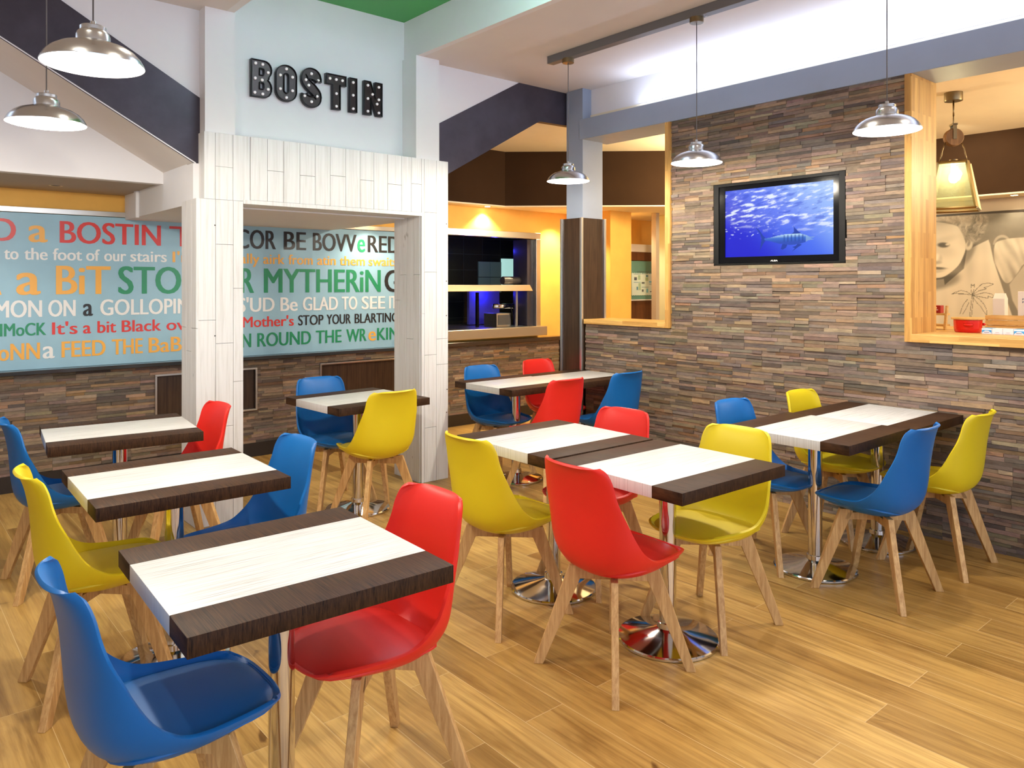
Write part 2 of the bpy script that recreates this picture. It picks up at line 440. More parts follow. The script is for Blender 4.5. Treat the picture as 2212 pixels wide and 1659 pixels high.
# sloping white slab behind the left stripe
bm = bmesh.new(); prism(bm, [(1.62, zlb(1.62) + .002), (1.62, zlb(1.62) + .1), (xb, CZ + .1), (xb, CZ + .002)], YG + .004, 5.64, 'y'); struct('trim_5', bm, M['ceiling'])
bm = bmesh.new(); prism(bm, [(1.62, zlb(1.62) + .004), (1.62, zlb(1.62) + .012), (xb, CZ + .012), (xb, CZ + .004)], YG - .002, YG + .1, 'y'); struct('trim_6', bm, M['white'])
# bulkhead and soffit over the mural
bm = bmesh.new(); box(bm, -4, 1.62, 5.62, 5.70, 2.225, CZ); struct('wall_back_4', bm, M['white'])
struct('trim_7', B(-4, 1.62, 5.70, YB, 2.235, 2.28), M['beige'])
# dropped box behind the portal
bm = bmesh.new(); box(bm, 1.60, 3.40, 5.12, YB - .03, 2.04, 3.0); box(bm, 1.60, 1.645, 4.99, 5.12, 2.04, 2.296); box(bm, 1.575, 1.60, 6.22, 6.28, 2.03, 2.235, bevel=.006)
struct('trim_8', bm, M['white'])
# right-hand stripe, white gable above it
zr = lambda x: 2.418 + .562 * (x - 3.598)
XR = 4.59
quad_slab([(3.40, zr(3.40)), (XR, zr(XR)), (5.0, 2.985), (5.0, CZ), (4.352, CZ), (3.40, 2.752)], YG, YG + .06, M['aubergine'], 'trim_9')
quad_slab([(3.40, 2.752), (4.352, CZ), (4.352, CZ + .03), (3.40, CZ + .03)], YG + .004, YG + .06, M['white'], 'wall_back_5')
# corridor ceiling, fascia, lower soffit
bm = bmesh.new(); box(bm, 3.40, 9.3, YG + .06, 6.7, 3.0, 3.05); box(bm, 5.0, 9.3, -4, YG + .06, 3.0, 3.05); struct('ceiling_1', bm, M['cream'])
FP = [(3.40, 6.50), (5.45, 6.50), (8.3, 3.88), (8.3, -3)]
bm = bmesh.new()
fo = []
for i, (x, y) in enumerate(FP): fo.append((x + (.04 if i > 1 else .02 if i == 1 else 0), y + (.05 if i < 2 else .02 if i == 2 else 0)))
prism(bm, FP + fo[::-1], 2.40, 3.0, 'z'); struct('trim_10', bm, M['brown'])
bm = bmesh.new(); prism(bm, [(3.40, 6.50), (5.45, 6.50), (8.3, 3.88), (8.3, -3), (9.3, -3), (9.3, YB), (3.40, YB)], 2.385, 2.40, 'z'); struct('ceiling_2', bm, M['cream'])
# corridor far walls
struct('wall_right_1', B(8.62, 8.7, -3, 7, 0, 3.0), M['beige'])
bm = bmesh.new(); box(bm, 6.63, 7.0, 6.0, YB, 0, 2.385); struct('trim_11', bm, M['orange'])
struct('trim_12', B(7.27, 7.33, 5.84, 5.915, 0, 2.385, bevel=.004), M['beige'])
struct('trim_13', B(7.60, 7.90, 5.90, 6.09, 0, 2.385, bevel=.004), M['palegreen'])

# -- stone wall on the right with pass-through openings
XS = 4.925; TH = .33
o = struct('wall_right', stone_wall('s', -2.2, 4.735, 0, 2.82, lambda h, d, z: (XS - d, h, z),
     [(3.79, 5.2, 1.175, 3), (-3, 1.995, 1.175, 3), (2.376, 3.394, 1.669, 2.276)]), M['stone'])
bm = bmesh.new()
box(bm, XS, XS + TH, -2.2, 4.735, 0, 1.17)
for a in ((1.998, 3.788, 1.17, 1.669), (1.998, 3.788, 2.276, 2.82), (1.998, 2.376, 1.669, 2.276), (3.394, 3.788, 1.669, 2.276)): box(bm, XS, XS + TH, *a)
box(bm, XS + .14, XS + TH, 2.376, 3.394, 1.669, 2.276)
struct('wall_right_2', bm, M['beige'])
struct('trim_14', B(XS - .035, XS + TH, -2.2, 4.80, 2.82, 3.0, bevel=.003), M['grey'])
struct('wall_right_3', B(XS + .085, XS + .2, -4, 4.98, 3.0, CZ), M['white'])
# oak linings
bm = bmesh.new()
box(bm, XS - .04, XS + TH + .01, 1.955, 1.998, 1.172, 2.82, bevel=.002)
struct('window_1', bm, M['oak'])
struct('trim_15', B(XS - .045, XS + TH + .01, -2.2, 1.955, 1.172, 1.222, bevel=.003), M['oak_h'])
struct('window_2', B(XS - .04, XS + TH + .01, 3.788, 3.838, 1.175, 2.82, bevel=.002), M['oak'])
struct('trim_16', B(XS - .045, XS + TH + .01, 3.838, 4.735, 1.175, 1.217, bevel=.003), M['oak_h'])

# clad pillar at the corner
t = thing('clad_pillar', 'square grey pillar with dark wood cladding at the end of the stone wall', 'pillar', (5.03, 4.88, 0))
obj('upper_shaft', B(-.13, .13, -.115, .09, 2.12, CZ, bevel=.002), M['grey'], t)
obj('cladding', B(-.148, .148, -.118, .128, 0, 2.12), M['walnut'], t)
for x, y in ((-.15, -.12), (.15, -.12), (-.15, .13)):
    obj('corner_strip', B(x - .012, x + .012, y - .012, y + .012, 0, 2.122, bevel=.002), M['alu'], t)

# ------------------------------------------------------------ plank portal
t = thing('plank_portal', 'white-washed plank portal framing the mural alcove under the bulb letters', 'portal', (2.55, 4.98, 0))
TX = lambda x: x - 2.55
TY = lambda y: y - 4.98
YP = 4.885
def board(bm, x0, x1, z0, z1, y0=YP, y1=None):
    g = .0012
    box(bm, TX(x0 + g), TX(x1 - g), TY(y0), TY((y1 or y0 + .02)), z0 + g, z1 - g, bevel=.0012)
ed = [1.638, 1.705, 1.817, 1.929, 2.043, 2.156, 2.272, 2.384, 2.498, 2.618, 2.733, 2.845, 2.962, 3.082, 3.169, 3.288, 3.4, 3.511]
bm = bmesh.new(); ZT = 2.49; ZO = 2.075
box(bm, TX(1.645), TX(3.505), TY(YP + .015), TY(5.12), 2.055, ZT - .004)
for i, (a, b) in enumerate(zip(ed, ed[1:])):
    zb = ZO
    if abs(b - 3.288) < .001: b = 3.262
    if a < 1.9 or a >= 3.28: continue
    joint = (i in (4, 6, 8, 10, 12, 14))
    if joint: board(bm, a, b, 2.27 + .01 * (i % 3), ZT); board(bm, a, b, zb, 2.27 + .01 * (i % 3))
    else: board(bm, a, b, zb, ZT)
box(bm, TX(1.882), TX(3.262), TY(YP - .003), TY(5.12), 2.048, ZO, bevel=.001)
obj('header', bm, M['plank'], t)
def post(xs, x_in0, x_in1, yback, joints, sides):
    bm = bmesh.new()
    box(bm, TX(x_in0), TX(x_in1), TY(YP + .012), TY(yback - .012), 0, joints[0][-1] - .004)
    for (a, b), js in zip(zip(xs, xs[1:]), joints):
        for z0, z1 in zip(js, js[1:]): board(bm, a, b, z0, z1)
    for x0, x1, ys, js in sides:
        for k, (a, b) in enumerate(zip(ys, ys[1:])):
            jj = js if k % 2 == 0 else [js[0], js[0] + .95 + .15 * k, js[-1]]
            for z0, z1 in zip(jj, jj[1:]):
                g = .001; box(bm, TX(x0), TX(x1), TY(a + g), TY(b - g), z0 + g, z1 - g, bevel=.001)
    return bm
bmL = post([1.594, 1.705, 1.817, 1.882], 1.60, 1.876, 5.17,
           [[0, .5, 1.3, 2.065], [0, .62, 1.15, 1.78, 2.065], [0, .9, 1.5, 2.065]],
           [(1.585, 1.602, [YP, 4.98, 5.08, 5.17], [0, 1.25, 2.065]), (1.874, 1.888, [YP + .02, 5.0, 5.17], [0, 1.1, 2.05])])
# upper left part carries on over the post
box(bmL, TX(1.645), TX(1.90), TY(YP + .02), TY(5.12), 2.065, ZT - .004)
for a, b, js in ((1.638, 1.705, [2.065, ZT]), (1.705, 1.817, [2.065, 2.275, ZT]), (1.817, 1.929, [2.065, ZT])):
    for z0, z1 in zip(js, js[1:]): board(bmL, a, b, z0, z1, YP + .006)
for a, b in ((YP + .006, 4.97), (4.97, 5.06)): box(bmL, TX(1.636), TX(1.65), TY(a + .001), TY(b - .001), 2.066, ZT - .001, bevel=.001)
postL = obj('post', bmL, M['plank'], t)
bmR = post([3.262, 3.288, 3.40, 3.511], 3.268, 3.505, 5.27,
           [[0, 1.30, ZT], [0, .42, .98, 1.62, 2.08, ZT], [0, .90, 1.10, ZT]],
           [(3.256, 3.270, [YP + .02, 4.99, 5.09, 5.18, 5.27], [0, 1.6, 2.05]), (3.497, 3.512, [YP + .02, 5.05, 5.27], [0, 1.2, ZT])])
postR = obj('post', bmR, M['plank'], t)
for x, z in ((3.495, 2.0), (3.495, 1.55), (3.495, 1.28), (3.50, .70), (3.495, .52), (1.70, 1.9), (1.70, 1.2), (3.495, .3)):
    obj('nail_head', B(TX(x) - .004, TX(x) + .004, TY(YP) - .0015, TY(YP) + .002, z - .004, z + .004), M['dark_slot'], postR if x > 3 else postL)
# wall above the portal and its two white piers
struct('wall_back_6', B(WX0, WX1, 5.1, 5.16, ZT - .05, WZ), M['white'])
bm = bmesh.new(); box(bm, 1.645, 1.835, 4.905, 5.12, ZT - .03, CZ); box(bm, 3.225, 3.44, 4.905, 5.12, ZT - .03, CZ)
struct('trim_17', bm, M['white'])

# ------------------------------------------------------------ marquee letters
def letter_curve(splines, fill, extrude, bevel=0):
    cu = bpy.data.curves.new('l', 'CURVE'); cu.dimensions = '2D'; cu.fill_mode = fill; cu.extrude = extrude; cu.bevel_depth = bevel; cu.bevel_resolution = 1
    for s in splines:
        sp = cu.splines.new('POLY'); sp.points.add(len(s) - 1); sp.use_cyclic_u = True
        for p, (x, y) in zip(sp.points, s): p.co = (x, y, 0, 1)
    o = bpy.data.objects.new('l', cu); COL.objects.link(o)
    dg = bpy.context.evaluated_depsgraph_get(); dg.update()
    me = bpy.data.meshes.new_from_object(o.evaluated_get(dg)); bpy.data.objects.remove(o); return me
def arc(cx, cy, rx, ry, a0, a1, n=10): return [(cx + rx * cos(radians(a0 + (a1 - a0) * i / n)), cy + ry * sin(radians(a0 + (a1 - a0) * i / n))) for i in range(n + 1)]
def stroke(pts, w):
    L = []; R = []
    for i, p in enumerate(pts):
        a = Vector(pts[max(i - 1, 0)]); b = Vector(pts[min(i + 1, len(pts) - 1)]); d = (b - a).normalized(); n = Vector((-d.y, d.x)) * w / 2
        L.append((p[0] + n.x, p[1] + n.y)); R.append((p[0] - n.x, p[1] - n.y))
    return L + R[::-1]
# unit letters: width 1 (scaled), height 1
LT = {
 'B': ([[(0, 0), (.62, 0)] + arc(.62, .26, .38, .26, -90, 60, 8) + [(.86, .52)] + arc(.62, .76, .38, .24, -50, 90, 8) + [(0, 1)], [(.40, .22), (.40, .40), (.58, .40), (.62, .36), (.62, .25), (.58, .22)], [(.40, .60), (.40, .78), (.58, .78), (.62, .75), (.62, .64), (.58, .60)]],
       [(.16, .10), (.55, .09), (.82, .24), (.18, .49), (.52, .47), (.82, .70), (.20, .90), (.55, .90)]),
 'O': ([arc(.5, .72, .5, .28, 0, 180, 14) + arc(.5, .28, .5, .28, 180, 360, 14), (arc(.5, .70, .12, .08, 0, 180, 8) + arc(.5, .30, .12, .08, 180, 360, 8))],
       [(.5, .90), (.20, .70), (.80, .70), (.20, .32), (.80, .32), (.5, .10)]),
 'T': ([[(.32, 0), (.70, 0), (.70, .72), (1, .72), (1, 1), (0, 1), (0, .72), (.32, .72)]], [(.18, .87), (.5, .87), (.82, .87), (.51, .46), (.51, .09)]),
 'I': ([[(0, 0), (1, 0), (1, 1), (0, 1)]], [(.5, .88), (.5, .50), (.5, .10)]),
 'N': ([[(0, 0), (.38, 0), (.38, .46), (.70, 0), (1, 0), (1, 1), (.62, 1), (.62, .55), (.34, 1), (0, 1)]], [(.2, .88), (.2, .48), (.2, .10), (.46, .63), (.72, .36), (.82, .88), (.82, .50), (.82, .10)]),
}
sc_ = arc(.5, .745, .34, .16, -10, 205, 14) + [(.30, .60), (.45, .52), (.60, .46)] + arc(.5, .255, .34, .16, 45, -190, 16)
LT['S'] = ([stroke([(x, y) for x, y in sc_], .30)], [(.5, .90), (.22, .70), (.84, .74), (.36, .56), (.78, .28), (.5, .10), (.16, .24)])
M['letter'] = mat('dark_bronze_metal', (.030, .022, .018), .35, .7)
M['letter_rim'] = mat('blackened_metal', (.010, .009, .009), .35, .5)
M['globe'] = mat('white_globe', (.85, .82, .84), .3, emit=(1, .93, .93), estr=.25)
XL = {'B': (2.008, 2.150), 'O': (2.182, 2.331), 'S': (2.368, 2.521), 'T': (2.560, 2.717), 'I': (2.748, 2.806), 'N': (2.870, 3.022)}
for ch, (x0, x1) in XL.items():
    z0, z1 = 2.805, 3.055; w, h = x1 - x0, z1 - z0
    t = thing('marquee_letter', 'black metal bulb letter %s on the white wall above the portal' % ch, 'letter', (x0, 5.1, z0), group='bulb letters above the portal')
    sp, bulbs = LT[ch]; sp = [[(a * w, b * h) for a, b in s] for s in sp]
    R = Matrix.Rotation(pi / 2, 4, 'X')
    me = letter_curve(sp, 'BOTH', .006); me.transform(Matrix.Translation((0, -.022, 0)) @ R); face = link('face', me, M['letter'], t)
    me = letter_curve(sp, 'NONE', .016, .0032); me.transform(Matrix.Translation((0, -.022, 0)) @ R); link('rim', me, M['letter_rim'], t)
    for a, b in bulbs:
        bm = bmesh.new(); sphere(bm, (a * w, -.033, b * h), .0105, 12); obj('bulb', bm, M['globe'], face, smooth=True)

# ------------------------------------------------------------ lettered mural
t = thing('wall_mural', 'pale blue mural printed with rows of coloured dialect sayings', 'mural', (2.2, YB - .01, .893))
ox, oy, oz = t.location
obj('panel', B(-4.0 - ox + .2, 4.24 - ox, -.03, .005, 0, 2.055 - oz, bevel=.001), M['mural'], t)
obj('top_rail', B(-4.0 - ox + .2, 1.60 - ox, -.045, .005, 2.058 - oz, 2.098 - oz, bevel=.002), M['steel'], t)
obj('top_rail', B(3.41 - ox, 4.24 - ox, -.045, .005, 2.058 - oz, 2.10 - oz, bevel=.002), M['steel'], t)
struct('trim_21', B(3.40, 4.02, 5.85, YB - .002, 2.185, 2.23), M['white'])
ROW = {1: (1.842, 2.007), 2: (1.709, 1.797), 3: (1.450, 1.667), 4: (1.282, 1.406), 5: (1.146, 1.238), 6: (.969, 1.090)}
WORDS = [(1, 'D', 'r', 0.72, 0.864), (1, 'a', 'o', 0.941, 1.065), (1, 'BOSTIN', 'r', 1.144, 1.869), (1, 'T', 'r', 1.934, 2.148), (2, 'to', 'w', 0.789, 0.88), (2, 'the', 'w', 0.914, 1.065), (2, 'foot', 'w', 1.098, 1.295), (2, 'of', 'w', 1.322, 1.418), (2, 'our', 'w', 1.448, 1.608), (2, 'stairs', 'w', 1.637, 1.915), (2, "I'm", 'o', 1.96, 2.141), (3, 'A', 'o', 0.621, 0.775), (3, 'a', 'o', 0.864, 1.02), (3, 'BiT', 'o', 1.119, 1.495), (3, 'STOP', 'g', 1.549, 2.171), (4, 'MON', 'w', 0.731, 1.029), (4, 'ON', 'w', 1.068, 1.251), (4, 'a', 'k', 1.301, 1.37), (4, 'GOLLOPING', 'w', 1.42, 2.201), (5, 'HUMMoCK', 'g', 0.568, 1.056), (5, "It's", 'r', 1.093, 1.264), (5, 'a', 'r', 1.301, 1.357), (5, 'bit', 'r', 1.401, 1.535), (5, 'Black', 'r', 1.575, 1.871), (5, 'over', 'r', 1.912, 2.201), (6, 'oNN', 'o', 0.753, 1.015), (6, 'a', 'w', 1.032, 1.111), (6, 'FEED', 'o', 1.156, 1.459), (6, 'THE', 'o', 1.503, 1.731), (6, 'BaBY', 'o', 1.775, 2.141),
 (1, 'COR', 'k', 2.493, 2.852), (1, 'BE', 'k', 2.925, 3.143), (1, 'BOVV', 'k', 3.21, 3.669), (1, 'e', 'g', 3.677, 3.764), (1, 'RED', 'k', 3.791, 4.164), (2, 'really', 'o', 2.411, 2.699), (2, 'airk', 'o', 2.733, 2.934), (2, 'from', 'o', 2.97, 3.21), (2, 'atin', 'o', 3.254, 3.446), (2, 'them', 'o', 3.486, 3.761), (2, 'swaits', 'o', 3.799, 4.129), (3, 'R', 'g', 2.528, 2.65), (3, 'MYTHERiN', 'g', 2.739, 3.939), (3, 'G', 'k', 3.981, 4.164), (4, "IS'UD", 'w', 2.469, 2.839), (4, 'Be', 'w', 2.893, 3.06), (4, 'GLAD', 'w', 3.11, 3.469), (4, 'TO', 'w', 3.509, 3.676), (4, 'SEE', 'w', 3.724, 3.989), (4, 'IT', 'w', 4.035, 4.129), (5, "Mother's", 'r', 2.546, 3.022), (5, 'STOP', 'k', 3.064, 3.319), (5, 'YOUR', 'k', 3.349, 3.607), (5, 'BLARTING', 'k', 3.647, 4.137), (6, 'N', 'g', 2.54, 2.624), (6, 'ROUND', 'g', 2.678, 3.192), (6, 'THE', 'g', 3.24, 3.507), (6, 'WR', 'g', 3.557, 3.779), (6, 'e', 'o', 3.799, 3.884), (6, 'KIN', 'g', 3.897, 4.145)]
INK = 'rowgk'
EM = text_mesh('E', 0); E0, E1 = min(v.co.y for v in EM.vertices), max(v.co.y for v in EM.vertices)
def word(body, x0, x1, z0, z1, ink):
    me = text_mesh(body, 0); bm = bmesh.new()
    xs = [v.co.x for v in me.vertices]; a0, a1 = min(xs), max(xs)
    sz = (z1 - z0) / (E1 - E0); bw = (z1 - z0) * .062
    sx = (x1 - x0 - bw) / (a1 - a0)
    if body in ('a', 'e') and z1 - z0 > .11:
        yy = [v.co.y for v in me.vertices]; sz = (z1 - z0) * .76 / (max(yy) - min(yy))
    for k in range(3):
        vs = [bm.verts.new((x0 + bw * k / 2 + (v.co.x - a0) * sx, -.0325 - .0002 * k, z0 + (v.co.y - E0) * sz)) for v in me.vertices]
        for p in me.polygons:
            try: f = bm.faces.new([vs[i] for i in p.vertices])
            except ValueError: continue
            f.normal_update()
            if f.normal.y > 0: f.normal_flip()
    bpy.data.meshes.remove(me)
    me = bpy.data.meshes.new('lettering'); bm.to_mesh(me); bm.free(); link('lettering', me, M['ink_' + ink], t)
for r, body, c, x0, x1 in WORDS:
    word(body, x0 - ox, x1 - ox, ROW[r][0] - oz, ROW[r][1] - oz, c)

# ------------------------------------------------------------ dining tables
TT, TZ, TS = .048, .76, .695
def table_meshes():
    h = TS / 2; d = {}
    for nm, y0, y1, m in (('dark_band', -h, -.203, 'wenge'), ('white_band', -.203, .203, 'laminate'), ('dark_band', .203, h, 'wenge')):
        bm = B(-h, h, y0, y1, TZ - TT, TZ, bevel=.0015); d.setdefault('p', []).append((nm, bm, M[m]))
    bm = bmesh.new(); lathe(bm, [(.036, .055), (.036, TZ - TT - .012)], 32); d['p'].append(('pole', bm, M['chrome']))
    bm = bmesh.new(); box(bm, -.14, .14, -.14, .14, TZ - TT - .012, TZ - TT - .001); d['p'].append(('mounting_plate', bm, M['black_matt']))
    bm = bmesh.new(); lathe(bm, [(0, .001), (.212, .001), (.215, .004), (.215, .012), (.210, .017), (.19, .022), (.15, .031), (.10, .042), (.06, .051), (.046, .056), (.044, .078), (.036, .080)], 64); d['p'].append(('base', bm, M['chrome']))
    return d['p']
proto_t = None; pole_o = []
def copy_thing(src, loc, rz, label, group=None):
    r = src.copy(); COL.objects.link(r); r.location = loc; r.rotation_euler = (0, 0, rz); r['label'] = label
    if group: r['group'] = group
    for c in src.children:
        k = c.copy(); COL.objects.link(k); k.parent = r
        for g in c.children:
            q = g.copy(); COL.objects.link(q); q.parent = k
    return r
TABLES = [((.897, 2.047), -2.2, 'square dark and white striped table nearest the camera'),
 ((.965, 3.240), -1.6, 'striped square table between the nearest table and the one by the mural wall'),
 ((1.045, 4.440), -6.0, 'striped square table closest to the left mural wall'),
 ((2.560, 4.610), 3.0, 'small striped table standing inside the plank portal'),
 ((2.645, 2.775), -1.0, 'rear one of two striped tables pushed together mid room'),
 ((2.640, 2.058), -1.0, 'front one of two striped tables pushed together mid room'),
 ((3.893, 2.052), 0.0, 'left half of the striped table pair standing against the stone wall under the screen'),
 ((4.570, 2.022), 0.0, 'right half of the striped table pair, touching the stone wall under the screen'),
 ((3.905, 4.525), 0.0, 'left half of the far striped table pair in front of the serving hatch'),
 ((4.582, 4.500), 0.0, 'right half of the far striped table pair beside the clad pillar')]
for i, ((x, y), rz, lab) in enumerate(TABLES):
    if i == 0:
        proto_t = thing('dining_table', lab, 'table', (x, y, 0), radians(rz), 'striped dining tables')
        for nm, bm, m in table_meshes(): (lambda o_: (setattr(o_, 'parent', pole_o[0]) if nm == 'mounting_plate' else pole_o.append(o_) if nm == 'pole' else None))(autosmooth(obj(nm, bm, m, proto_t), 25))
    else:
        q_ = copy_thing(proto_t, (x, y, 0), radians(rz), lab)
        if i > 5: q_.scale.x = .675 / TS
# the far pair and the wall pair are a touch narrower so that they meet the stone

# ------------------------------------------------------------ chairs
PROF = [  # centre line x, z; rim x, z; half width
 (.270, .452, .232, .466, .150), (.262, .440, .225, .466, .172), (.215, .418, .180, .467, .192), (.14, .400, .110, .468, .207), (.05, .390, .040, .472, .220), (-.04, .388, -.010, .482, .227),
 (-.11, .398, -.050, .505, .230), (-.165, .425, -.083, .535, .229), (-.197, .470, -.103, .562, .226), (-.210, .535, -.125, .600, .220), (-.216, .610, -.147, .645, .213), (-.222, .690, -.172, .695, .204),
 (-.234, .760, -.188, .746, .193), (-.247, .804, -.199, .796, .186), (-.261, .832, -.213, .835, .171), (-.275, .843, -.226, .852, .147)]
def crom(P, t):
    n = len(P) - 1; f = t * n; i = min(int(f), n - 1); u = f - i
    g = lambda k: P[max(0, min(n, k))]
    p0, p1, p2, p3 = g(i - 1), g(i), g(i + 1), g(i + 2)
    return [.5 * (2 * b + (c - a) * u + (2 * a - 5 * b + 4 * c - d) * u * u + (3 * b - a - 3 * c + d) * u ** 3) for a, b, c, d in zip(p0, p1, p2, p3)]
def shell_point(t, s):
    x, z, rx, rz, w = crom(PROF, t); g = abs(s) ** 2.3
    return Vector((x + (rx - x) * g, w * sin(1.3 * s) / sin(1.3), z + (rz - z) * g))
def shell_mesh():
    bm = bmesh.new(); NU, NV = 20, 46
    g = [[bm.verts.new(shell_point(j / NV, -1 + 2 * i / NU)) for i in range(NU + 1)] for j in range(NV + 1)]
    for j in range(NV):
        for i in range(NU): bm.faces.new((g[j][i], g[j][i + 1], g[j + 1][i + 1], g[j + 1][i]))
    return bm
def pad_mesh():
    bm = bmesh.new(); N = 22; R = 40; top = []; bot = []
    def zs(x, y):   # shell height under x, y
        best = None
        for k in range(0, 60):
            t = k / 60 * .5; p = crom(PROF, t)
            if best is None or abs(p[0] - x) < best[0]: best = (abs(p[0] - x), p)
        p = best[1]; sv = math.asin(min(1, abs(y) / p[4]) * sin(1.3)) / 1.3; return p[1] + (p[3] - p[1]) * sv ** 2.3
    cx = .052
    for rr in (1.0, .985, .95, .88, .75, .55, .3):
        ring = []
        for i in range(R):
            a = 2 * pi * i / R; ca, sa = cos(a), sin(a); q = 1 / (abs(ca) ** 3.4 + abs(sa) ** 3.4) ** (1 / 3.4)
            x = cx + .206 * q * ca * rr; y = (.202 - .022 * ca) * q * sa * rr
            ring.append((x, y, rr))
        top.append(ring)
    vt = []
    for ring in top:
        vt.append([bm.verts.new((x, y, (lambda zb, k: zb + (max(.464 + .010 * (1 - r * r) - .03 * max(0, -x), zb + .008) - zb) * k)(zs(x, y) + .008, max(0, 1 - r ** 9) ** .55))) for x, y, r in ring])
    c = bm.verts.new((cx, 0, .474))
    vb = [bm.verts.new((x, y, zs(x, y) + .001)) for x, y, r in top[0]]
    rings = [vb] + vt
    for a, b in zip(rings, rings[1:]):
        for i in range(R): bm.faces.new((a[i], a[(i + 1) % R], b[(i + 1) % R], b[i]))
    for i in range(R): bm.faces.new((vt[-1][i], vt[-1][(i + 1) % R], c))
    return bm
def leg_mesh(sx, sy):
    bm = bmesh.new(); d = Vector((sx, sy, 0)).normalized(); n = Vector((-d.y, d.x, 0)) * .0135
    def q(r, z): return d * r + Vector((0, 0, z))
    lo, hi = (.283, .321), (.112, .178)
    hexa(bm, [q(lo[0], 0) - n, q(lo[1], 0) - n, q(lo[1], 0) + n, q(lo[0], 0) + n, q(hi[0], .402) - n, q(hi[1], .402) - n, q(hi[1], .402) + n, q(hi[0], .402) + n], .0015)
    return bm
def frame_mesh():
    bm = bmesh.new()
    for k, (sx, sy) in enumerate(((1, 1), (1, -1))):
        d = Vector((sx, sy, 0)).normalized(); n = Vector((-d.y, d.x, 0)) * (.0135 if k == 0 else .0132)
        q = lambda r, z: d * r + Vector((0, 0, z))
        z0, z1 = (.350, .386) if k == 0 else (.3505, .3855)
        r0, r1 = .158, .140
        hexa(bm, [q(-r0, z0) - n, q(r0, z0) - n, q(r0, z0) + n, q(-r0, z0) + n, q(-r1, z1) - n, q(r1, z1) - n, q(r1, z1) + n, q(-r1, z1) + n], .001)
    return bm
protos = {}
tmp = obj('shell', shell_mesh(), None)
md = tmp.modifiers.new('s', 'SOLIDIFY'); md.thickness = .011; md.offset = -1; md.use_rim = True
md = tmp.modifiers.new('b', 'BEVEL'); md.width = .0045; md.segments = 2; md.limit_method = 'ANGLE'; md.angle_limit = radians(50)
bake(tmp); shell_me = tmp.data; bpy.data.objects.remove(tmp)
for p in shell_me.polygons: p.use_smooth = True
pad_bm = pad_mesh(); pad_me = bpy.data.meshes.new('seat_pad'); bmesh.ops.recalc_face_normals(pad_bm, faces=pad_bm.faces[:]); pad_bm.to_mesh(pad_me); pad_bm.free()
for p in pad_me.polygons: p.use_smooth = True
leg_mes = []
for sx, sy in ((1, 1), (1, -1), (-1, 1), (-1, -1)):
    b_ = leg_mesh(sx, sy); bmesh.ops.recalc_face_normals(b_, faces=b_.faces[:]); me = bpy.data.meshes.new('leg'); b_.to_mesh(me); b_.free(); me.materials.append(M['leg']); leg_mes.append(me)
b_ = frame_mesh(); bmesh.ops.recalc_face_normals(b_, faces=b_.faces[:]); frame_me = bpy.data.meshes.new('cross_frame'); b_.to_mesh(frame_me); b_.free(); frame_me.materials.append(M['leg'])
b_ = bmesh.new(); box(b_, -.05, .05, -.05, .05, .384, .398); mount_me = bpy.data.meshes.new('mount'); b_.to_mesh(mount_me); b_.free(); mount_me.materials.append(M['black_matt'])
def make_chair(col, loc, rz, label):
    t = thing('dining_chair', label, 'chair', loc, rz, 'moulded dining chairs')
    a = shell_me.copy(); a.name = 'shell'; link('shell', a, M['shell_' + col], t)
    a = pad_me.copy(); a.name = 'seat_pad'; link('seat_pad', a, M['pad_' + col], t)
    for me in leg_mes: link('leg', me, None, t)
    link('cross_frame', frame_me, None, t); link('mount', mount_me, None, t)
    return t
CHAIRS = [
 ('blue', .582, 2.040, 0, 'blue chair nearest the camera, at the left side of the nearest table'),
 ('red', 1.195, 2.060, 180, 'red chair tucked in at the right side of the nearest table'),
 ('yellow', .690, 3.237, 0, 'yellow chair at the left end of the second table from the camera'),
 ('blue', 1.237, 3.158, 180, 'blue chair at the right end of the second table from the camera'),
 ('blue', .779, 4.498, 0, 'blue chair cut by the left photo edge, at the table by the mural wall'),
 ('red', 1.310, 4.358, 180, 'red chair in front of the left portal post, at the table by the mural wall'),
 ('blue', 2.522, 4.885, -90, 'blue chair behind the table inside the plank portal'),
 ('yellow', 2.578, 4.395, 90, 'yellow chair seen from behind in front of the table inside the plank portal'),
 ('yellow', 2.284, 2.728, 0, 'yellow chair seen from behind at the rear of the two joined middle tables'),
 ('red', 2.907, 2.726, 180, 'red chair at the far side of the rear middle table, only its back top showing'),
 ('red', 2.286, 2.050, -2, 'red chair seen from behind in the middle of the room, at the front middle table'),
 ('yellow', 2.920, 2.036, 180, 'yellow chair facing the camera at the right side of the front middle table'),
 ('blue', 3.858, 2.324, -90, 'blue chair behind the table pair by the stone wall, left of a yellow one'),
 ('yellow', 4.532, 2.265, -90, 'yellow chair behind the table pair, right of a blue chair and near the stone wall'),
 ('blue', 3.865, 1.716, 90, 'blue chair seen from behind in front of the table pair under the screen'),
 ('yellow', 4.515, 1.676, 90, 'rightmost yellow chair, seen from behind beside the stone wall'),
 ('blue', 3.902, 4.751, -90, 'blue chair behind the far table pair, right of the portal post'),
 ('red', 4.600, 4.825, -90, 'red chair behind the far table pair, next to the clad pillar'),
 ('red', 3.850, 4.116, 90, 'red chair seen from behind in front of the far table pair'),
 ('blue', 4.508, 4.113, 90, 'blue chair seen from behind at the far table pair by the stone wall')]
for col, x, y, rz, lab in CHAIRS:
    k = col
    if k not in protos: protos[k] = make_chair(col, (x, y, 0), radians(rz), lab)
    else: copy_thing(protos[k], (x, y, 0), radians(rz), lab)

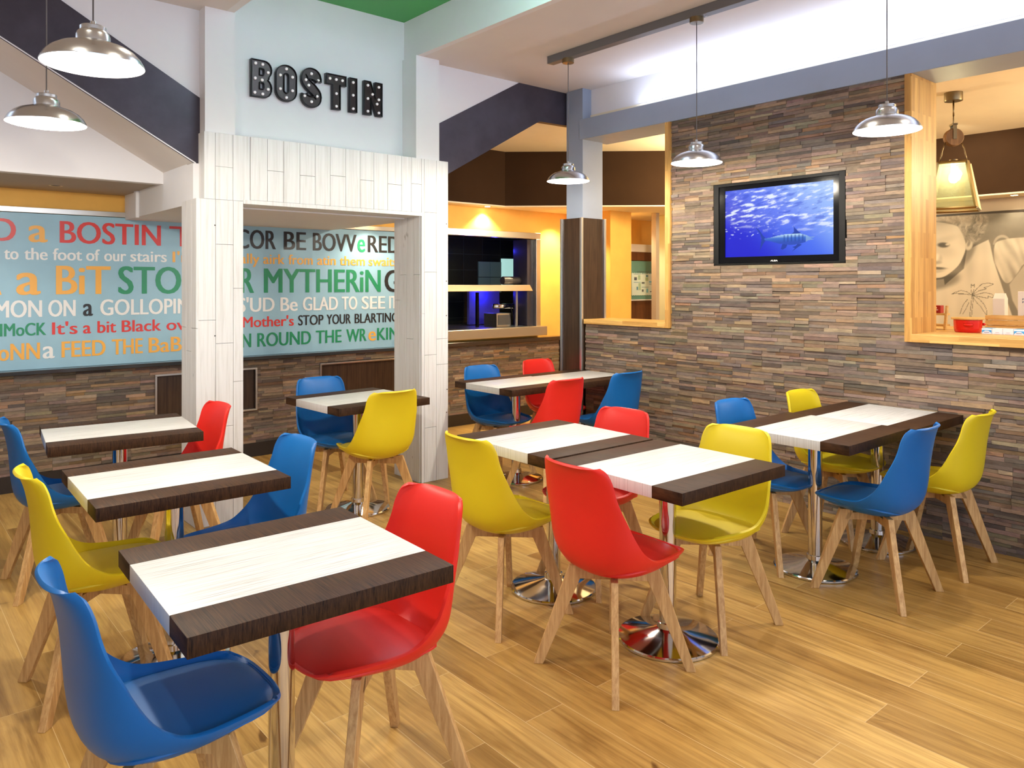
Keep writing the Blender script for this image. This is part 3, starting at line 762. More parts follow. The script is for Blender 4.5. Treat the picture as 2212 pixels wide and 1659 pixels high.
# ------------------------------------------------------------ pendant lamps
SH = [(.160, 0), (.1605, .003), (.157, .012), (.148, .028), (.130, .047), (.106, .062), (.078, .071), (.060, .077), (.053, .080), (.0525, .100), (.049, .110), (.043, .116), (.041, .118), (.041, .130), (.038, .133), (.010, .134), (.009, .150), (.004, .152)]
def shade_bm():
    bm = bmesh.new(); lathe(bm, SH, 56); return bm
def inner_bm():
    bm = bmesh.new(); lathe(bm, [(.1585, .001), (.154, .011), (.145, .026), (.127, .044), (.104, .058), (.076, .067), (.0, .068)], 56); return bm
def bulb_bm():
    bm = bmesh.new(); lathe(bm, [(0, .002), (.014, .005), (.026, .015), (.030, .028), (.026, .042), (.016, .054), (.012, .066)], 20); return bm
sh_o = ic_o = bu_o = None
def pendant(x, y, z, ztop, label, canopy=True):
    global sh_o, ic_o, bu_o
    t = thing('pendant_lamp', label, 'lamp', (x, y, z), group='nickel dome pendant lamps')
    if sh_o is None:
        sh_o = autosmooth(obj('shade', shade_bm(), M['nickel'], t), 30); ic_o = obj('shade_lining', inner_bm(), M['enamel'], t, smooth=True); bu_o = obj('bulb', bulb_bm(), M['bulb'], t, smooth=True)
    else:
        for q in (sh_o, ic_o, bu_o):
            c = q.copy(); COL.objects.link(c); c.parent = t
    bm = bmesh.new(); tube(bm, [(0, 0, .150), (0, 0, ztop - z)], .0028, 8); obj('cord', bm, mat('grey_cord', (.12, .11, .11), .5) if 'grey_cord' not in bpy.data.materials else bpy.data.materials['grey_cord'], t, smooth=True)
    if canopy:
        bm = bmesh.new(); lathe(bm, [(0, -.002), (.042, -.002), (.044, 0), (.044, .032), (.0, .032)], 32, (0, 0, ztop - z - .03)); autosmooth(obj('canopy', bm, M['brass'], t), 30)
    lamp('POINT', (x, y, z - .012), 58, WARM, shadow_soft_size=.03)
RZ = 3.222
pendant(.60, 2.90, 2.272, CZ, 'nearer and larger of the two pendant lamps at top left')
pendant(.63, 3.95, 2.245, CZ, 'smaller pendant lamp at far left, lower in front of the sloping slab')
pendant(4.045, 4.085, 2.300, RZ, 'leftmost pendant on the ceiling rail, hanging before the grey pillar')
pendant(4.045, 2.925, 2.297, RZ, 'middle pendant on the ceiling rail, hanging left above the screen')
pendant(3.950, 1.700, 2.303, RZ, 'rightmost pendant lamp, hanging in front of the oak post')
t = thing('ceiling_rail', 'grey box rail on the ceiling carrying the right-hand pendant lamps', 'rail', (4.045, 1.8, RZ))
obj('rail_body', B(-.032, .032, -2.8, 2.48, 0, CZ - RZ, bevel=.002), mat('rail_grey', (.15, .145, .145), .45), t)
obj('end_cap', B(-.033, .033, 2.478, 2.484, -.001, CZ - RZ), M['alu'], t)
for y in (2.0, 1.96, .5): 
    bm = bmesh.new(); lathe(bm, [(0, -.003), (.006, -.002), (.006, .001)], 10, (.01, y - .9, 0)); obj('screw', bm, M['chrome'], t)

# ------------------------------------------------------------ television
TY0, TY1, TZ0, TZ1 = 2.376, 3.394, 1.669, 2.276
t = thing('television', 'flat black television showing a marlin, sunk in the stone wall', 'television', (XS, 2.885, TZ0))
ty = lambda y: y - 2.885
tz = lambda z: z - TZ0
bm = bmesh.new()
box(bm, -.02, .13, ty(TY0 + .002), ty(TY0 + .045), tz(TZ0 + .002), tz(TZ1 - .002), bevel=.002); box(bm, -.02, .13, ty(TY1 - .045), ty(TY1 - .002), tz(TZ0 + .002), tz(TZ1 - .002), bevel=.002)
box(bm, -.02, .13, ty(TY0 + .045), ty(TY1 - .045), tz(TZ1 - .022), tz(TZ1 - .002)); box(bm, -.02, .13, ty(TY0 + .045), ty(TY1 - .045), tz(TZ0 + .002), tz(TZ0 + .012))
obj('recess_surround', bm, M['black_matt'], t)
SY0, SY1, SZ0, SZ1 = 2.462, 3.300, 1.727, 2.221
bm = bmesh.new()
for a in ((TY0 + .047, SY0, TZ0 + .014, TZ1 - .024), (SY1, TY1 - .047, TZ0 + .014, TZ1 - .024), (SY0, SY1, TZ0 + .014, SZ0), (SY0, SY1, SZ1, TZ1 - .024)):
    box(bm, -.012, .08, ty(a[0]), ty(a[1]), tz(a[2]), tz(a[3]))
bez = obj('bezel', bm, M['black'], t)
def inside(poly, x, y):
    r = False; j = len(poly) - 1
    for i in range(len(poly)):
        if (poly[i][1] > y) != (poly[j][1] > y) and x < (poly[j][0] - poly[i][0]) * (y - poly[i][1]) / (poly[j][1] - poly[i][1]) + poly[i][0]: r = not r
        j = i
    return r
def lerp(a, b, t): return tuple(x + (y - x) * t for x, y in zip(a, b))
def sst(a, b, x):
    t = max(0, min(1, (x - a) / (b - a))); return t * t * (3 - 2 * t)
body = [(.385, .255), (.44, .265), (.50, .285), (.57, .30), (.65, .305), (.72, .30), (.77, .275), (.80, .25), (.86, .245), (.80, .235), (.83, .212), (.79, .205), (.76, .18), (.70, .155), (.62, .15), (.52, .175), (.44, .215), (.385, .235)]
tail = [(.295, .44), (.335, .385), (.375, .30), (.40, .255), (.40, .235), (.375, .18), (.345, .09), (.315, .0), (.345, .10), (.355, .20), (.36, .25), (.345, .33)]
dors = [(.655, .41), (.67, .38), (.70, .33), (.725, .30), (.635, .302), (.66, .33)]
fin1 = [(.555, .17), (.60, .155), (.585, .11), (.555, .085), (.54, .10)]
fin2 = [(.69, .16), (.73, .15), (.66, .075), (.64, .055), (.665, .10), (.645, .12), (.67, .13)]
fin3 = [(.46, .285), (.48, .30), (.50, .29)]
def tvcol(u, v):
    deep, mid, pale = (.010, .014, .66), (.06, .15, .88), (.30, .52, .98)
    k = sst(.0, 1.1, u * .75 + v * .45 - .12)
    c = lerp(deep, mid, sst(0, .5, k)); c = lerp(c, pale, sst(.45, 1.0, k))
    band = sst(.30, .62, v + .18 * u - .06)
    n = noise.fractal(Vector((u * 9 + v * 3, v * 22 - u * 7, 3.1)), .9, 2.1, 5)
    n2 = noise.noise(Vector((u * 3.2, v * 6, 8.7)))
    rip = sst(.02, .55, n + .35 * n2)
    c = lerp(c, lerp((.42, .46, 1.0), (.86, .93, 1.0), rip), band * (.18 + .75 * rip) * sst(-.2, .3, u + v - .35))
    dk = sst(.15, .6, -n) * band; c = lerp(c, lerp(c, (.03, .07, .66), .8), dk * .7)
    c = lerp(c, (.62, .80, 1.0), sst(.75, 1.4, u + .9 * v - .62) * sst(.55, .95, v) * .6)
    sp = noise.noise(Vector((u * 34, v * 46, 1.7))); c = lerp(c, (.8, .9, 1), .75 * sst(.42, .62, sp) * sst(.26, .36, v + .1 * u) * (1 - sst(.55, .75, v)) * (1 - sst(.35, .6, u)))
    if inside(tail, u, v) or inside(dors, u, v) or inside(fin1, u, v) or inside(fin2, u, v) or inside(fin3, u, v): c = (.012, .05, .40)
    if inside(body, u, v):
        h = (v - .15) / .15
        c = lerp((.020, .075, .50), (.035, .15, .62), sst(.2, .7, h))
        if h > .62: c = lerp(c, (.45, .68, .90), sst(.62, 1.0, h))
        if .55 < u < .76 and h > .3: c = lerp(c, (.01, .06, .38), .75 * sst(.2, .7, sin(u * 190)) * (1 - sst(.85, 1.05, h)))
        if u > .76: c = lerp(c, (.35, .58, .85), .5)
    return c
def colour_grid(a0, a1, b0, b1, na, nb, place, fn):
    bm = bmesh.new(); lay = bm.verts.layers.float_color.new('tone')
    g = []
    for j in range(nb + 1):
        r = []
        for i in range(na + 1):
            u, v = i / na, j / nb; p = bm.verts.new(place(a0 + (a1 - a0) * u, b0 + (b1 - b0) * v)); p[lay] = (*fn(u, v), 1); r.append(p)
        g.append(r)
    for j in range(nb):
        for i in range(na): bm.faces.new((g[j][i], g[j][i + 1], g[j + 1][i + 1], g[j + 1][i]))
    return bm
bm = colour_grid(SY1, SY0, SZ0, SZ1, 250, 150, lambda a, b: (-.004, ty(a), tz(b)), tvcol)
obj('screen', bm, M['screen'], t)
bm = bmesh.new()
def text_x(bm, body, y_left, y_right, z0, z1, x, off=.02, mi=0):
    me = text_mesh(body, off); xs = [v.co.x for v in me.vertices]; ys = [v.co.y for v in me.vertices]; x0, x1, b0, b1 = min(xs), max(xs), min(ys), max(ys)
    vs = [bm.verts.new((x, y_left + (v.co.x - x0) / (x1 - x0) * (y_right - y_left), z0 + (v.co.y - b0) / (b1 - b0) * (z1 - z0))) for v in me.vertices]
    for p in me.polygons:
        try: bm.faces.new([vs[i] for i in p.vertices]).material_index = mi
        except ValueError: pass
    bpy.data.meshes.remove(me)
text_x(bm, 'ALBA', ty(2.923), ty(2.866), tz(1.6885), tz(1.699), -.0135, .035)
obj('maker_name', bm, mat('silver_print', (.8, .8, .8), .3), bez)

# ------------------------------------------------------------ serving hatch
t = thing('serving_hatch', 'steel framed serving hatch in the orange wall right of the portal', 'hatch', (5.15, YB, .905))
hx = lambda x: x - 5.15
hz = lambda z: z - .905
bm = bmesh.new()
for a in ((4.2, 6.10, 2.055, 2.128), (6.03, 6.10, 1.035, 2.055), (4.2, 4.27, 1.035, 2.055)): box(bm, hx(a[0]), hx(a[1]), -.05, .01, hz(a[2]), hz(a[3]), bevel=.004)
obj('frame', bm, M['steel'], t)
obj('sill', B(hx(4.2), hx(6.105), -.16, .02, hz(.93), hz(1.037), bevel=.005), M['steel'], t)
obj('liner', B(hx(5.93), hx(6.03), .0, .25, hz(1.04), hz(2.05)), mat('dark_grey_liner', (.03, .027, .04), .25), t)
tile = mat('black_kitchen_tile', (.012, .015, .013), .12); n_ = NT(tile)
br = n_.n('ShaderNodeTexBrick', Scale=1, **{'Mortar__Size': .004, 'Brick__Width': .3, 'Row__Height': .2}); br.offset = 0
c_ = n_.n('ShaderNodeTexCoord'); s_ = n_.n('ShaderNodeSeparateXYZ'); cb_ = n_.n('ShaderNodeCombineXYZ'); n_.l(c_.outputs['Object'], s_.inputs[0]); n_.l(s_.outputs[0], cb_.inputs[0]); n_.l(s_.outputs[2], cb_.inputs[1]); n_.l(cb_.outputs[0], br.inputs['Vector'])
br.inputs['Color1'].default_value = (.010, .013, .011, 1); br.inputs['Color2'].default_value = (.014, .018, .015, 1); br.inputs['Mortar'].default_value = (.03, .035, .03, 1)
n_.color(br.outputs['Color'])
bm = bmesh.new(); box(bm, hx(3.9), hx(6.9), 1.0, 1.05, hz(.9), hz(2.4)); box(bm, hx(6.75), hx(6.8), .1, 1.05, hz(.9), hz(2.4)); box(bm, hx(3.9), hx(3.95), .1, 1.05, hz(.9), hz(2.4)); box(bm, hx(3.9), hx(6.8), .1, 1.05, hz(2.36), hz(2.4))
tag(obj('wall_back_7', bm, tile, None, t.location), kind='structure')
tag(obj('trim_22', B(hx(4.27), hx(6.03), .02, .98, hz(1.0), hz(1.03)), M['steel'], None, t.location), kind='structure')
gl = mat('painted_lit_tile', (.16, .30, .24), .2); gw = mat('reflection_glow', (.35, .6, .55), .3, emit=(.45, .8, .72), estr=.8)  # tile colour holds painted light; glowing panel imitates a bright tile reflection
bm = bmesh.new(); [box(bm, hx(5.98 + .19 * i), hx(5.98 + .19 * i + .184), .985, .998, hz(1.42 + .2 * j), hz(1.42 + .2 * j + .194)) for i in range(2) for j in range(2)]
tag(obj('trim_23', bm, gl, None, t.location), kind='structure'); tag(obj('trim_24', B(hx(5.55), hx(6.02), .62, .66, hz(1.04), hz(1.50)), mat('painted_blue_light', (.10, .10, .55), .3), None, t.location), kind='structure'); tag(obj('glow_panel', B(hx(6.36), hx(6.6), .985, .998, hz(1.46), hz(1.86)), gw, None, t.location), kind='structure')  # blue light on the steel back is painted as panel colour; glowing panel is no opening
# hatch contents, each a thing of its own
t = thing('heated_gantry', 'stainless steel gantry shelf spanning the serving hatch', 'gantry', (5.15, YB + .12, 1.033))
bm = bmesh.new(); hexa(bm, [(-.9, -.20, .415), (.80, -.20, .415), (.80, .15, .415), (-.9, .15, .415), (-.9, -.17, .485), (.78, -.17, .485), (.78, .15, .485), (-.9, .15, .485)], .002); obj('shelf', bm, M['steel'], t)
for x in (.70, -.85): obj('leg', B(x - .012, x + .012, -.03, -.006, 0, .415), M['alu'], t)
tag(o := obj('cylinder_speaker', bmesh.new(), None), 'dark cylindrical unit lying on the gantry shelf in the hatch', 'speaker'); bm = bmesh.new()
lathe(bm, [(0, -.13), (.03, -.135), (.046, -.13), (.048, -.12), (.048, .13), (.0, .13)], 28); bm.transform(Matrix.Translation((5.80, YB + .14, 1.568)) @ Matrix.Rotation(pi / 2, 4, 'Y')); bm.to_mesh(o.data); bm.free(); o.data.materials.append(mat('dark_grey_plastic', (.035, .03, .035), .4)); autosmooth(o, 30)
t = thing('till_machine', 'small steel and black machine with cables standing in the hatch', 'machine', (5.72, YB + .3, 1.031))
obj('steel_case', B(-.12, .10, -.14, .10, 0, .155, bevel=.004), M['steel'], t)
obj('front_panel', B(-.10, .08, -.146, -.138, .02, .135), mat('grey_panel', (.08, .08, .085), .3), t)
bm = bmesh.new(); lathe(bm, [(0, -.16), (.03, -.16), (.03, .16), (0, .16)], 20); bm.transform(Matrix.Translation((.06, -.05, .235)) @ Matrix.Rotation(pi / 2, 4, 'Y')); obj('roller', bm, M['chrome'], t, smooth=True)
for k in range(3):
    bm = bmesh.new(); tube(bm, [(.06 + .04 * k, -.10, .24), (.08 + .04 * k, -.16, .22), (.10 + .04 * k, -.17, .12), (.12 + .04 * k, -.15, .02)], .007); obj('cable', bm, M['black_matt'], t, smooth=True)
obj('side_stand', B(-.30, -.27, .0, .03, 0, .40), M['black'], t)
lamp('POINT', (5.80, YB + .45, 1.93), 2.5, (.04, .04, 1.0), shadow_soft_size=.02)
lamp('POINT', (5.72, YB + .55, 1.40), 2, (.04, .04, 1.0), shadow_soft_size=.02)
# low counter right of the hatch
struct('trim_18', B(4.17, 6.62, YB - .14, YB, .862, .905, bevel=.004), mat('dark_counter', (.05, .03, .02), .15))

# ------------------------------------------------------------ kitchen door with poster
t = thing('kitchen_door', 'brown wooden kitchen door with glass panel seen through the small opening', 'door', (7.75, 6.5, 0))
leaf = obj('door_leaf', B(-.40, .40, -.02, .03, 0, 1.83, bevel=.002), M['doorwood'], t)
obj('head_frame', B(-.44, .44, -.04, .04, 1.945, 2.045, bevel=.003), M['white'], t)
obj('header_board', B(-.40, .40, -.035, .03, 1.835, 1.945, bevel=.003), M['doorwood'], t)
glass = mat('green_glass', (.13, .30, .27), .08)
obj('glass_panel', B(-.36, .36, -.028, -.02, 1.33, 1.828), glass, leaf)
bm = bmesh.new(); box(bm, -.40, .40, -.034, -.02, 1.312, 1.328); obj('glazing_bead', bm, M['white'], leaf)
tag(o := obj('paper_poster', bmesh.new(), None), 'white Kitchen Hygiene paper poster with scalloped edges on the door glass', 'poster')
bm = bmesh.new(); X0, X1, Z0, Z1 = 7.56, 8.05, 1.385, 1.665; YY = 6.5 - .0295
pts = []
N = 28
for i in range(N + 1): pts.append((X0 + (X1 - X0) * i / N, Z0 - (.008 if i % 2 else 0)))
for i in range(N, -1, -1): pts.append((X0 + (X1 - X0) * i / N, Z1 + (.008 if i % 2 else 0)))
prism(bm, pts, YY - .001, YY, 'y')
def patch(x0, x1, z0, z1, mi): box(bm, x0, x1, YY - .0022, YY - .0008, z0, z1, mi=mi)
px = lambda u: 7.596 + (u - 1365) * .00936
pz_ = lambda v: 2.372 - (v - 473) * .00602
add_text(bm, 'Kitchen Hygiene', px(1373), px(1404), pz_(588.5), pz_(585), 'y', YY - .0025, 1, .01)
for u0, u1, v in ((1365, 1380, 591.5), (1382, 1396, 591), (1397, 1407, 590.5), (1365, 1380, 609.5), (1382, 1397, 620), (1398, 1407, 613.5)): patch(px(u0), px(u1), pz_(v) - .003, pz_(v) + .003, 2)
for u0, u1, v0, v1, mi in ((1366, 1371.5, 605, 598.5, 1), (1374, 1379, 604, 594, 4), (1391, 1396, 598, 593.5, 2), (1390, 1396, 606, 599, 4), (1382, 1388, 612.5, 609, 1), (1371, 1374, 626, 619, 2), (1375, 1380, 626, 611, 4), (1382.5, 1386, 630, 625, 1), (1392, 1396, 632, 623, 3), (1400, 1404, 631, 629, 1), (1398, 1404, 610, 607, 3)): patch(px(u0), px(u1), pz_(v0), pz_(v1), mi)
bm.to_mesh(o.data); bm.free()
for m_ in (mat('poster_paper', (.72, .86, .84), .5), mat('poster_ink', (.10, .12, .15), .5), mat('poster_blue', (.12, .30, .45), .5), mat('poster_cyan', (.20, .55, .75), .5), mat('poster_green', (.40, .58, .42), .5)): o.data.materials.append(m_)

# ------------------------------------------------------------ photo wall beyond the right-hand opening
def poly_soft(poly, u, v, w):
    d = 1e9; n = len(poly)
    for i in range(n):
        ax, ay = poly[i]; bx, by = poly[(i + 1) % n]; dx, dy = bx - ax, by - ay
        t = max(0, min(1, ((u - ax) * dx + (v - ay) * dy) / (dx * dx + dy * dy + 1e-9))); d = min(d, (u - ax - t * dx) ** 2 + (v - ay - t * dy) ** 2)
    d = sqrt(d); return sst(-w, w, d if inside(poly, u, v) else -d)
def ell(u, v, cx, cy, rx, ry, w=.2, rot=0):
    c, s = cos(rot), sin(rot); x, y = (u - cx) * c + (v - cy) * s, -(u - cx) * s + (v - cy) * c
    return 1 - sst(1 - w, 1 + w, sqrt((x / rx) ** 2 + (y / ry) ** 2))
def seg_d(u, v, a, b):
    dx, dy = b[0] - a[0], b[1] - a[1]; t = max(0, min(1, ((u - a[0]) * dx + (v - a[1]) * dy) / (dx * dx + dy * dy + 1e-9))); return sqrt((u - a[0] - t * dx) ** 2 + (v - a[1] - t * dy) ** 2)
FACE = [(-700, 250), (520, 420), (640, 560), (740, 800), (735, 930), (680, 1080), (600, 1230), (450, 1360), (270, 1470), (60, 1480), (-250, 1420), (-700, 1100)]
SHIRT = [(-400, 1560), (280, 1500), (300, 1620), (700, 1300), (760, 950), (980, 850), (1190, 760), (1220, 840), (1290, 1160), (1450, 1640), (1700, 2350), (1900, 2900), (-700, 2900)]
SLEEVE = [(1300, 820), (1440, 780), (1600, 750), (1862, 740), (2500, 760), (2600, 1000), (2300, 1100), (1862, 1200), (1760, 1380), (1590, 1600), (1480, 1560), (1380, 1350), (1290, 1150)]
ARM = [(1590, 1610), (1862, 1260), (2500, 1000), (2900, 1700), (2600, 2300), (1862, 2300), (1650, 1900)]
HAIR = [(-800, 150), (200, 200), (900, 180), (1120, 260), (1200, 380), (1120, 560), (1080, 700), (900, 830), (800, 830), (700, 700), (620, 560), (520, 430), (200, 330), (-800, 420)]
def chaikin(P, n=3):
    for _ in range(n):
        Q = []
        for i in range(len(P)):
            a, b = P[i], P[(i + 1) % len(P)]; Q += [(a[0] * .75 + b[0] * .25, a[1] * .75 + b[1] * .25), (a[0] * .25 + b[0] * .75, a[1] * .25 + b[1] * .75)]
        P = Q
    return P
FACE, SLEEVE = chaikin(FACE, 2), chaikin(SLEEVE, 2); HAIR = chaikin(HAIR, 1)
PALM = []
def fr(pts): PALM.append(pts)
# palm drawing, in the print's own units (9.2 per image step)
k_ = lambda x, y: (x, y)
c0 = (860, 1810)
fr([c0, (760, 1750), (640, 1725), (520, 1760), (440, 1800)]); fr([(440, 1800), (560, 1775), (580, 1790), (700, 1790), c0])
fr([c0, (840, 1700), (850, 1600), (880, 1640), (910, 1600), (905, 1700), c0])
fr([c0, (960, 1690), (1060, 1600), (1180, 1580), (1290, 1600), (1200, 1640), (1100, 1670), (1150, 1690), (1000, 1730), c0])
fr([c0, (1000, 1790), (1120, 1760), (1250, 1790), (1360, 1870)]); fr([(1360, 1870), (1290, 1830), (1270, 1860), (1180, 1830), (1190, 1870), (1060, 1850), c0])
fr([c0, (1000, 1880), (1100, 1980), (1150, 2080), (1160, 2200)]); fr([(1160, 2200), (1090, 2110), (1030, 2020), (960, 1960), c0])
fr([(860, 1830), (850, 1950), (830, 2100), (820, 2240)]); fr([(890, 1840), (880, 1960), (865, 2100), (850, 2240)])
fr([(800, 1960), (740, 2080), (680, 2180)]); fr([(770, 1900), (700, 1980), (660, 2060), (620, 2180)])
PS = []
for p in PALM:
    for a, b in zip(p, p[1:]): PS.append((a, b, min(a[0], b[0]) - 12, max(a[0], b[0]) + 12, min(a[1], b[1]) - 12, max(a[1], b[1]) + 12))
def child(U, V):
    n = noise.fractal(Vector((U * .004, V * .004, 2)), 1, 2, 4)
    tone = .17 + .05 * sst(200, 1700, V) + .02 * n
    m = poly_soft(ARM, U, V, 14)
    if m: tone = tone + (.42 + .10 * sst(1400, 2100, V) - tone) * m
    m = ell(U, V, 1450, 860, 170, 180, .06) * (1 - ell(U, V, 1455, 880, 140, 150, .06)) if V < 860 else 0
    if m: tone += (.36 - tone) * m
    m = poly_soft(SLEEVE, U, V, 8)
    if m:
        f = noise.noise(Vector(((U * .9 - V * .35) * .0095, V * .0022, 4.2))); tone += (.50 + .26 * f + .05 * n - tone) * m
    m = poly_soft(SHIRT, U, V, 10)
    if m:
        f = noise.noise(Vector((U * .006, V * .0012, 9.1))); s_ = .68 + .07 * f - .16 * (1 - sst(0, 260, abs(U - 830))) * (1 - sst(1250, 1750, V)) - .10 * (1 - sst(860, 1150, V))
        tone += (s_ - tone) * m
        for a, b, x0, x1, y0, y1 in PS:
            if x0 < U < x1 and y0 < V < y1 and seg_d(U, V, a, b) < 5.5:
                tone = .16; break
    # neck shade under the chin
    tone *= 1 - .62 * ell(U, V, 240, 1560, 420, 130, .45, -.25) * (1 - sst(560, 760, U))
    tone *= 1 - .5 * ell(U, V, 800, 1000, 90, 260, .5, .5)
    m = poly_soft(HAIR, U, V, 34)
    if m:
        f = noise.fractal(Vector((U * .012 + 2 * n, V * .006, 7.7)), .7, 2.2, 5); h = .36 + .20 * f - .13 * ell(U, V, 960, 520, 200, 330, .6) + .08 * (1 - sst(200, 700, U))
        tone += (max(.08, h) - tone) * m
    m = poly_soft(FACE, U, V, 12)
    if m:
        s_ = .50 + .20 * sst(250, 1250, V) + .05 * sst(100, 600, U) - .10 * sst(520, 760, U) * (1 - sst(700, 1100, V))
        s_ -= .16 * sst(.0, 1, 1 - abs((V - 470) / 230)) * (1 - sst(200, 620, U)) * .5
        s_ -= .12 * ell(U, V, 290, 960, 260, 110, .8, .2)
        s_ -= .10 * ell(U, V, 290, 730, 250, 60, .8, -.2)
        s_ *= 1 - .88 * ell(U, V, 270, 830, 125, 52, .35, .06)
        s_ += .45 * ell(U, V, 352, 822, 36, 20, .5)
        s_ -= .16 * ell(U, V, 200, 1110, 50, 70, .7)
        s_ *= 1 - .45 * ell(U, V, 60, 1175, 150, 40, .6)
        s_ += .14 * ell(U, V, 130, 1060, 60, 60, .6)
        s_ *= 1 - .80 * ell(U, V, 130, 1285, 200, 26, .5, .04)
        s_ *= 1 - .30 * ell(U, V, 120, 1340, 170, 40, .5, -.06)
        tone += (s_ - tone) * m
    m = ell(U, V, 800, 860, 70, 90, .25, .5)
    if m: tone += (.52 - .28 * ell(U, V, 800, 820, 30, 60, .5, .4) - tone) * m
    tone = max(.03, min(.85, tone))
    tone *= .82; return (tone * 1.0, tone * .89, tone * .71)
t = thing('photo_print', 'large sepia print of a frowning curly-haired toddler covering the corridor wall', 'photo', (8.61, 2.7, 0.9))
def childuv(y, z):
    U = ((3.219 - y) / .82 * 195 + 2017 - 2010) * 9.218; V = (465 + (2.253 - z) * 204.8 - 440) * 9.218; return child(U, V)
PY0, PY1, PZ0, PZ1 = 3.75, 1.75, 1.0, 2.235
bm = colour_grid(PY0, PY1, PZ0, PZ1, 340, 230, lambda a, b: (-.012, a - 2.7, b - .9), lambda u, v: childuv(PY0 + (PY1 - PY0) * u, PZ0 + (PZ1 - PZ0) * v))
obj('print_sheet', bm, M['print'], t)
obj('top_edge', B(-.018, 0, 1.75 - 2.7, 3.75 - 2.7, PZ1 - .9, PZ1 - .9 + .02), M['dark_board'], t)

# ------------------------------------------------------------ lantern
t = thing('hanging_lantern', 'brass glass lantern hanging from a wooden pulley beyond the opening', 'lantern', (6.39, 2.25, 2.09), radians(14.5))
L2 = lambda z: z - 2.09
bm = bmesh.new(); lathe(bm, [(0, L2(2.935)), (.062, L2(2.935)), (.064, L2(2.94)), (.064, L2(3.0)), (0, L2(3.0))], 36); autosmooth(obj('canopy', bm, M['brass'], t), 30)
bm = bmesh.new(); tube(bm, [(0, 0, L2(2.935)), (0, 0, L2(2.82))], .006); obj('stem', bm, M['brass'], t, smooth=True)
bm = bmesh.new()
lk = [(.012 * cos(a), 0, L2(2.79) + .03 * sin(a)) for a in [2 * pi * i / 14 for i in range(15)]]; tube(bm, lk, .004, 6); obj('chain_link', bm, M['brass'], t, smooth=True)
PR = Matrix.Rotation(radians(-66.5), 4, 'Z')
bm = bmesh.new(); lathe(bm, [(0, -.028), (.062, -.028), (.068, -.02), (.060, 0), (.068, .02), (.062, .028), (0, .028)], 36); bm.transform(PR @ Matrix.Translation((0, 0, L2(2.655))) @ Matrix.Rotation(pi / 2, 4, 'X')); autosmooth(obj('pulley_wheel', bm, M['pulley'], t), 30)
bm = bmesh.new(); box(bm, -.012, .012, -.036, -.029, L2(2.64), L2(2.755)); box(bm, -.012, .012, .029, .036, L2(2.64), L2(2.755)); box(bm, -.018, .018, -.036, .036, L2(2.745), L2(2.76)); bm.transform(PR); obj('pulley_strap', bm, M['brass'], t)
for s in (-1, 1):
    bm = bmesh.new(); tube(bm, [(s * .055, 0, L2(2.62)), (s * .075, 0, L2(2.57)), (s * .085, 0, L2(2.52)), (s * .098, 0, L2(2.462))], .0045); bm.transform(PR); obj('hanger', bm, M['brass'], t, smooth=True)
a, b, zt, zb = .098, .161, L2(2.455), L2(2.10)
bm = bmesh.new()
cor = [(-1, -1), (1, -1), (1, 1), (-1, 1)]
for (sx, sy) in cor: tube(bm, [(sx * a, sy * a * 1.0, zt), (sx * b, sy * b * 1.0, zb)], .014, 4)
for i in range(4):
    p, q = cor[i], cor[(i + 1) % 4]
    tube(bm, [(p[0] * a, p[1] * a * 1.0, zt), (q[0] * a, q[1] * a * 1.0, zt)], .011, 4); tube(bm, [(p[0] * b, p[1] * b * 1.0, zb), (q[0] * b, q[1] * b * 1.0, zb)], .011, 4)
obj('lantern_frame', bm, M['brass'], t)
bm = bmesh.new(); hexa(bm, [(-a, -a * 1.0, zt - .004), (a, -a * 1.0, zt - .004), (a, a * 1.0, zt - .004), (-a, a * 1.0, zt - .004), (-a * .9, -a * .72, zt + .008), (a * .9, -a * .72, zt + .008), (a * .9, a * .72, zt + .008), (-a * .9, a * .72, zt + .008)]); lathe(bm, [(.03, zt), (.03, zt + .03), (0, zt + .03)], 20); obj('lantern_cap', bm, M['brass'], t)
gm = bpy.data.materials.new('lantern_glass'); gm.use_nodes = True; g_ = gm.node_tree; g_.nodes.clear()
go = g_.nodes.new('ShaderNodeOutputMaterial'); mx = g_.nodes.new('ShaderNodeMixShader'); tr = g_.nodes.new('ShaderNodeBsdfTransparent'); gs = g_.nodes.new('ShaderNodeBsdfGlossy')
tr.inputs[0].default_value = (.95, .97, .88, 1); gs.inputs['Roughness'].default_value = .06; mx.inputs[0].default_value = .07
ts = g_.nodes.new('ShaderNodeBsdfTranslucent'); ts.inputs[0].default_value = (.72, .78, .52, 1); m2 = g_.nodes.new('ShaderNodeMixShader'); m2.inputs[0].default_value = .10
g_.links.new(tr.outputs[0], m2.inputs[1]); g_.links.new(ts.outputs[0], m2.inputs[2]); g_.links.new(m2.outputs[0], mx.inputs[1]); g_.links.new(gs.outputs[0], mx.inputs[2]); g_.links.new(mx.outputs[0], go.inputs[0])
for i in range(4):
    p, q = cor[i], cor[(i + 1) % 4]; bm = bmesh.new()
    bm.faces.new([bm.verts.new(v) for v in ((p[0] * a, p[1] * a * 1.0, zt), (q[0] * a, q[1] * a * 1.0, zt), (q[0] * b, q[1] * b * 1.0, zb), (p[0] * b, p[1] * b * 1.0, zb))])
    r = bmesh.ops.extrude_face_region(bm, geom=bm.faces[:]); n = Vector((-(p[0] + q[0]) / 2, -(p[1] + q[1]) / 2, 0)).normalized() * .003
    for v in r['geom']:
        if isinstance(v, bmesh.types.BMVert): v.co += n
    obj('glass_pane', bm, gm, t)
bm = bmesh.new(); lathe(bm, [(0, zt - .15), (.02, zt - .145), (.032, zt - .12), (.028, zt - .09), (.014, zt - .06), (.014, zt)], 20); obj('bulb', bm, M['bulb'], t, smooth=True)
lamp('POINT', (6.39, 2.25, 2.36), 40, GOLD, shadow_soft_size=.04)

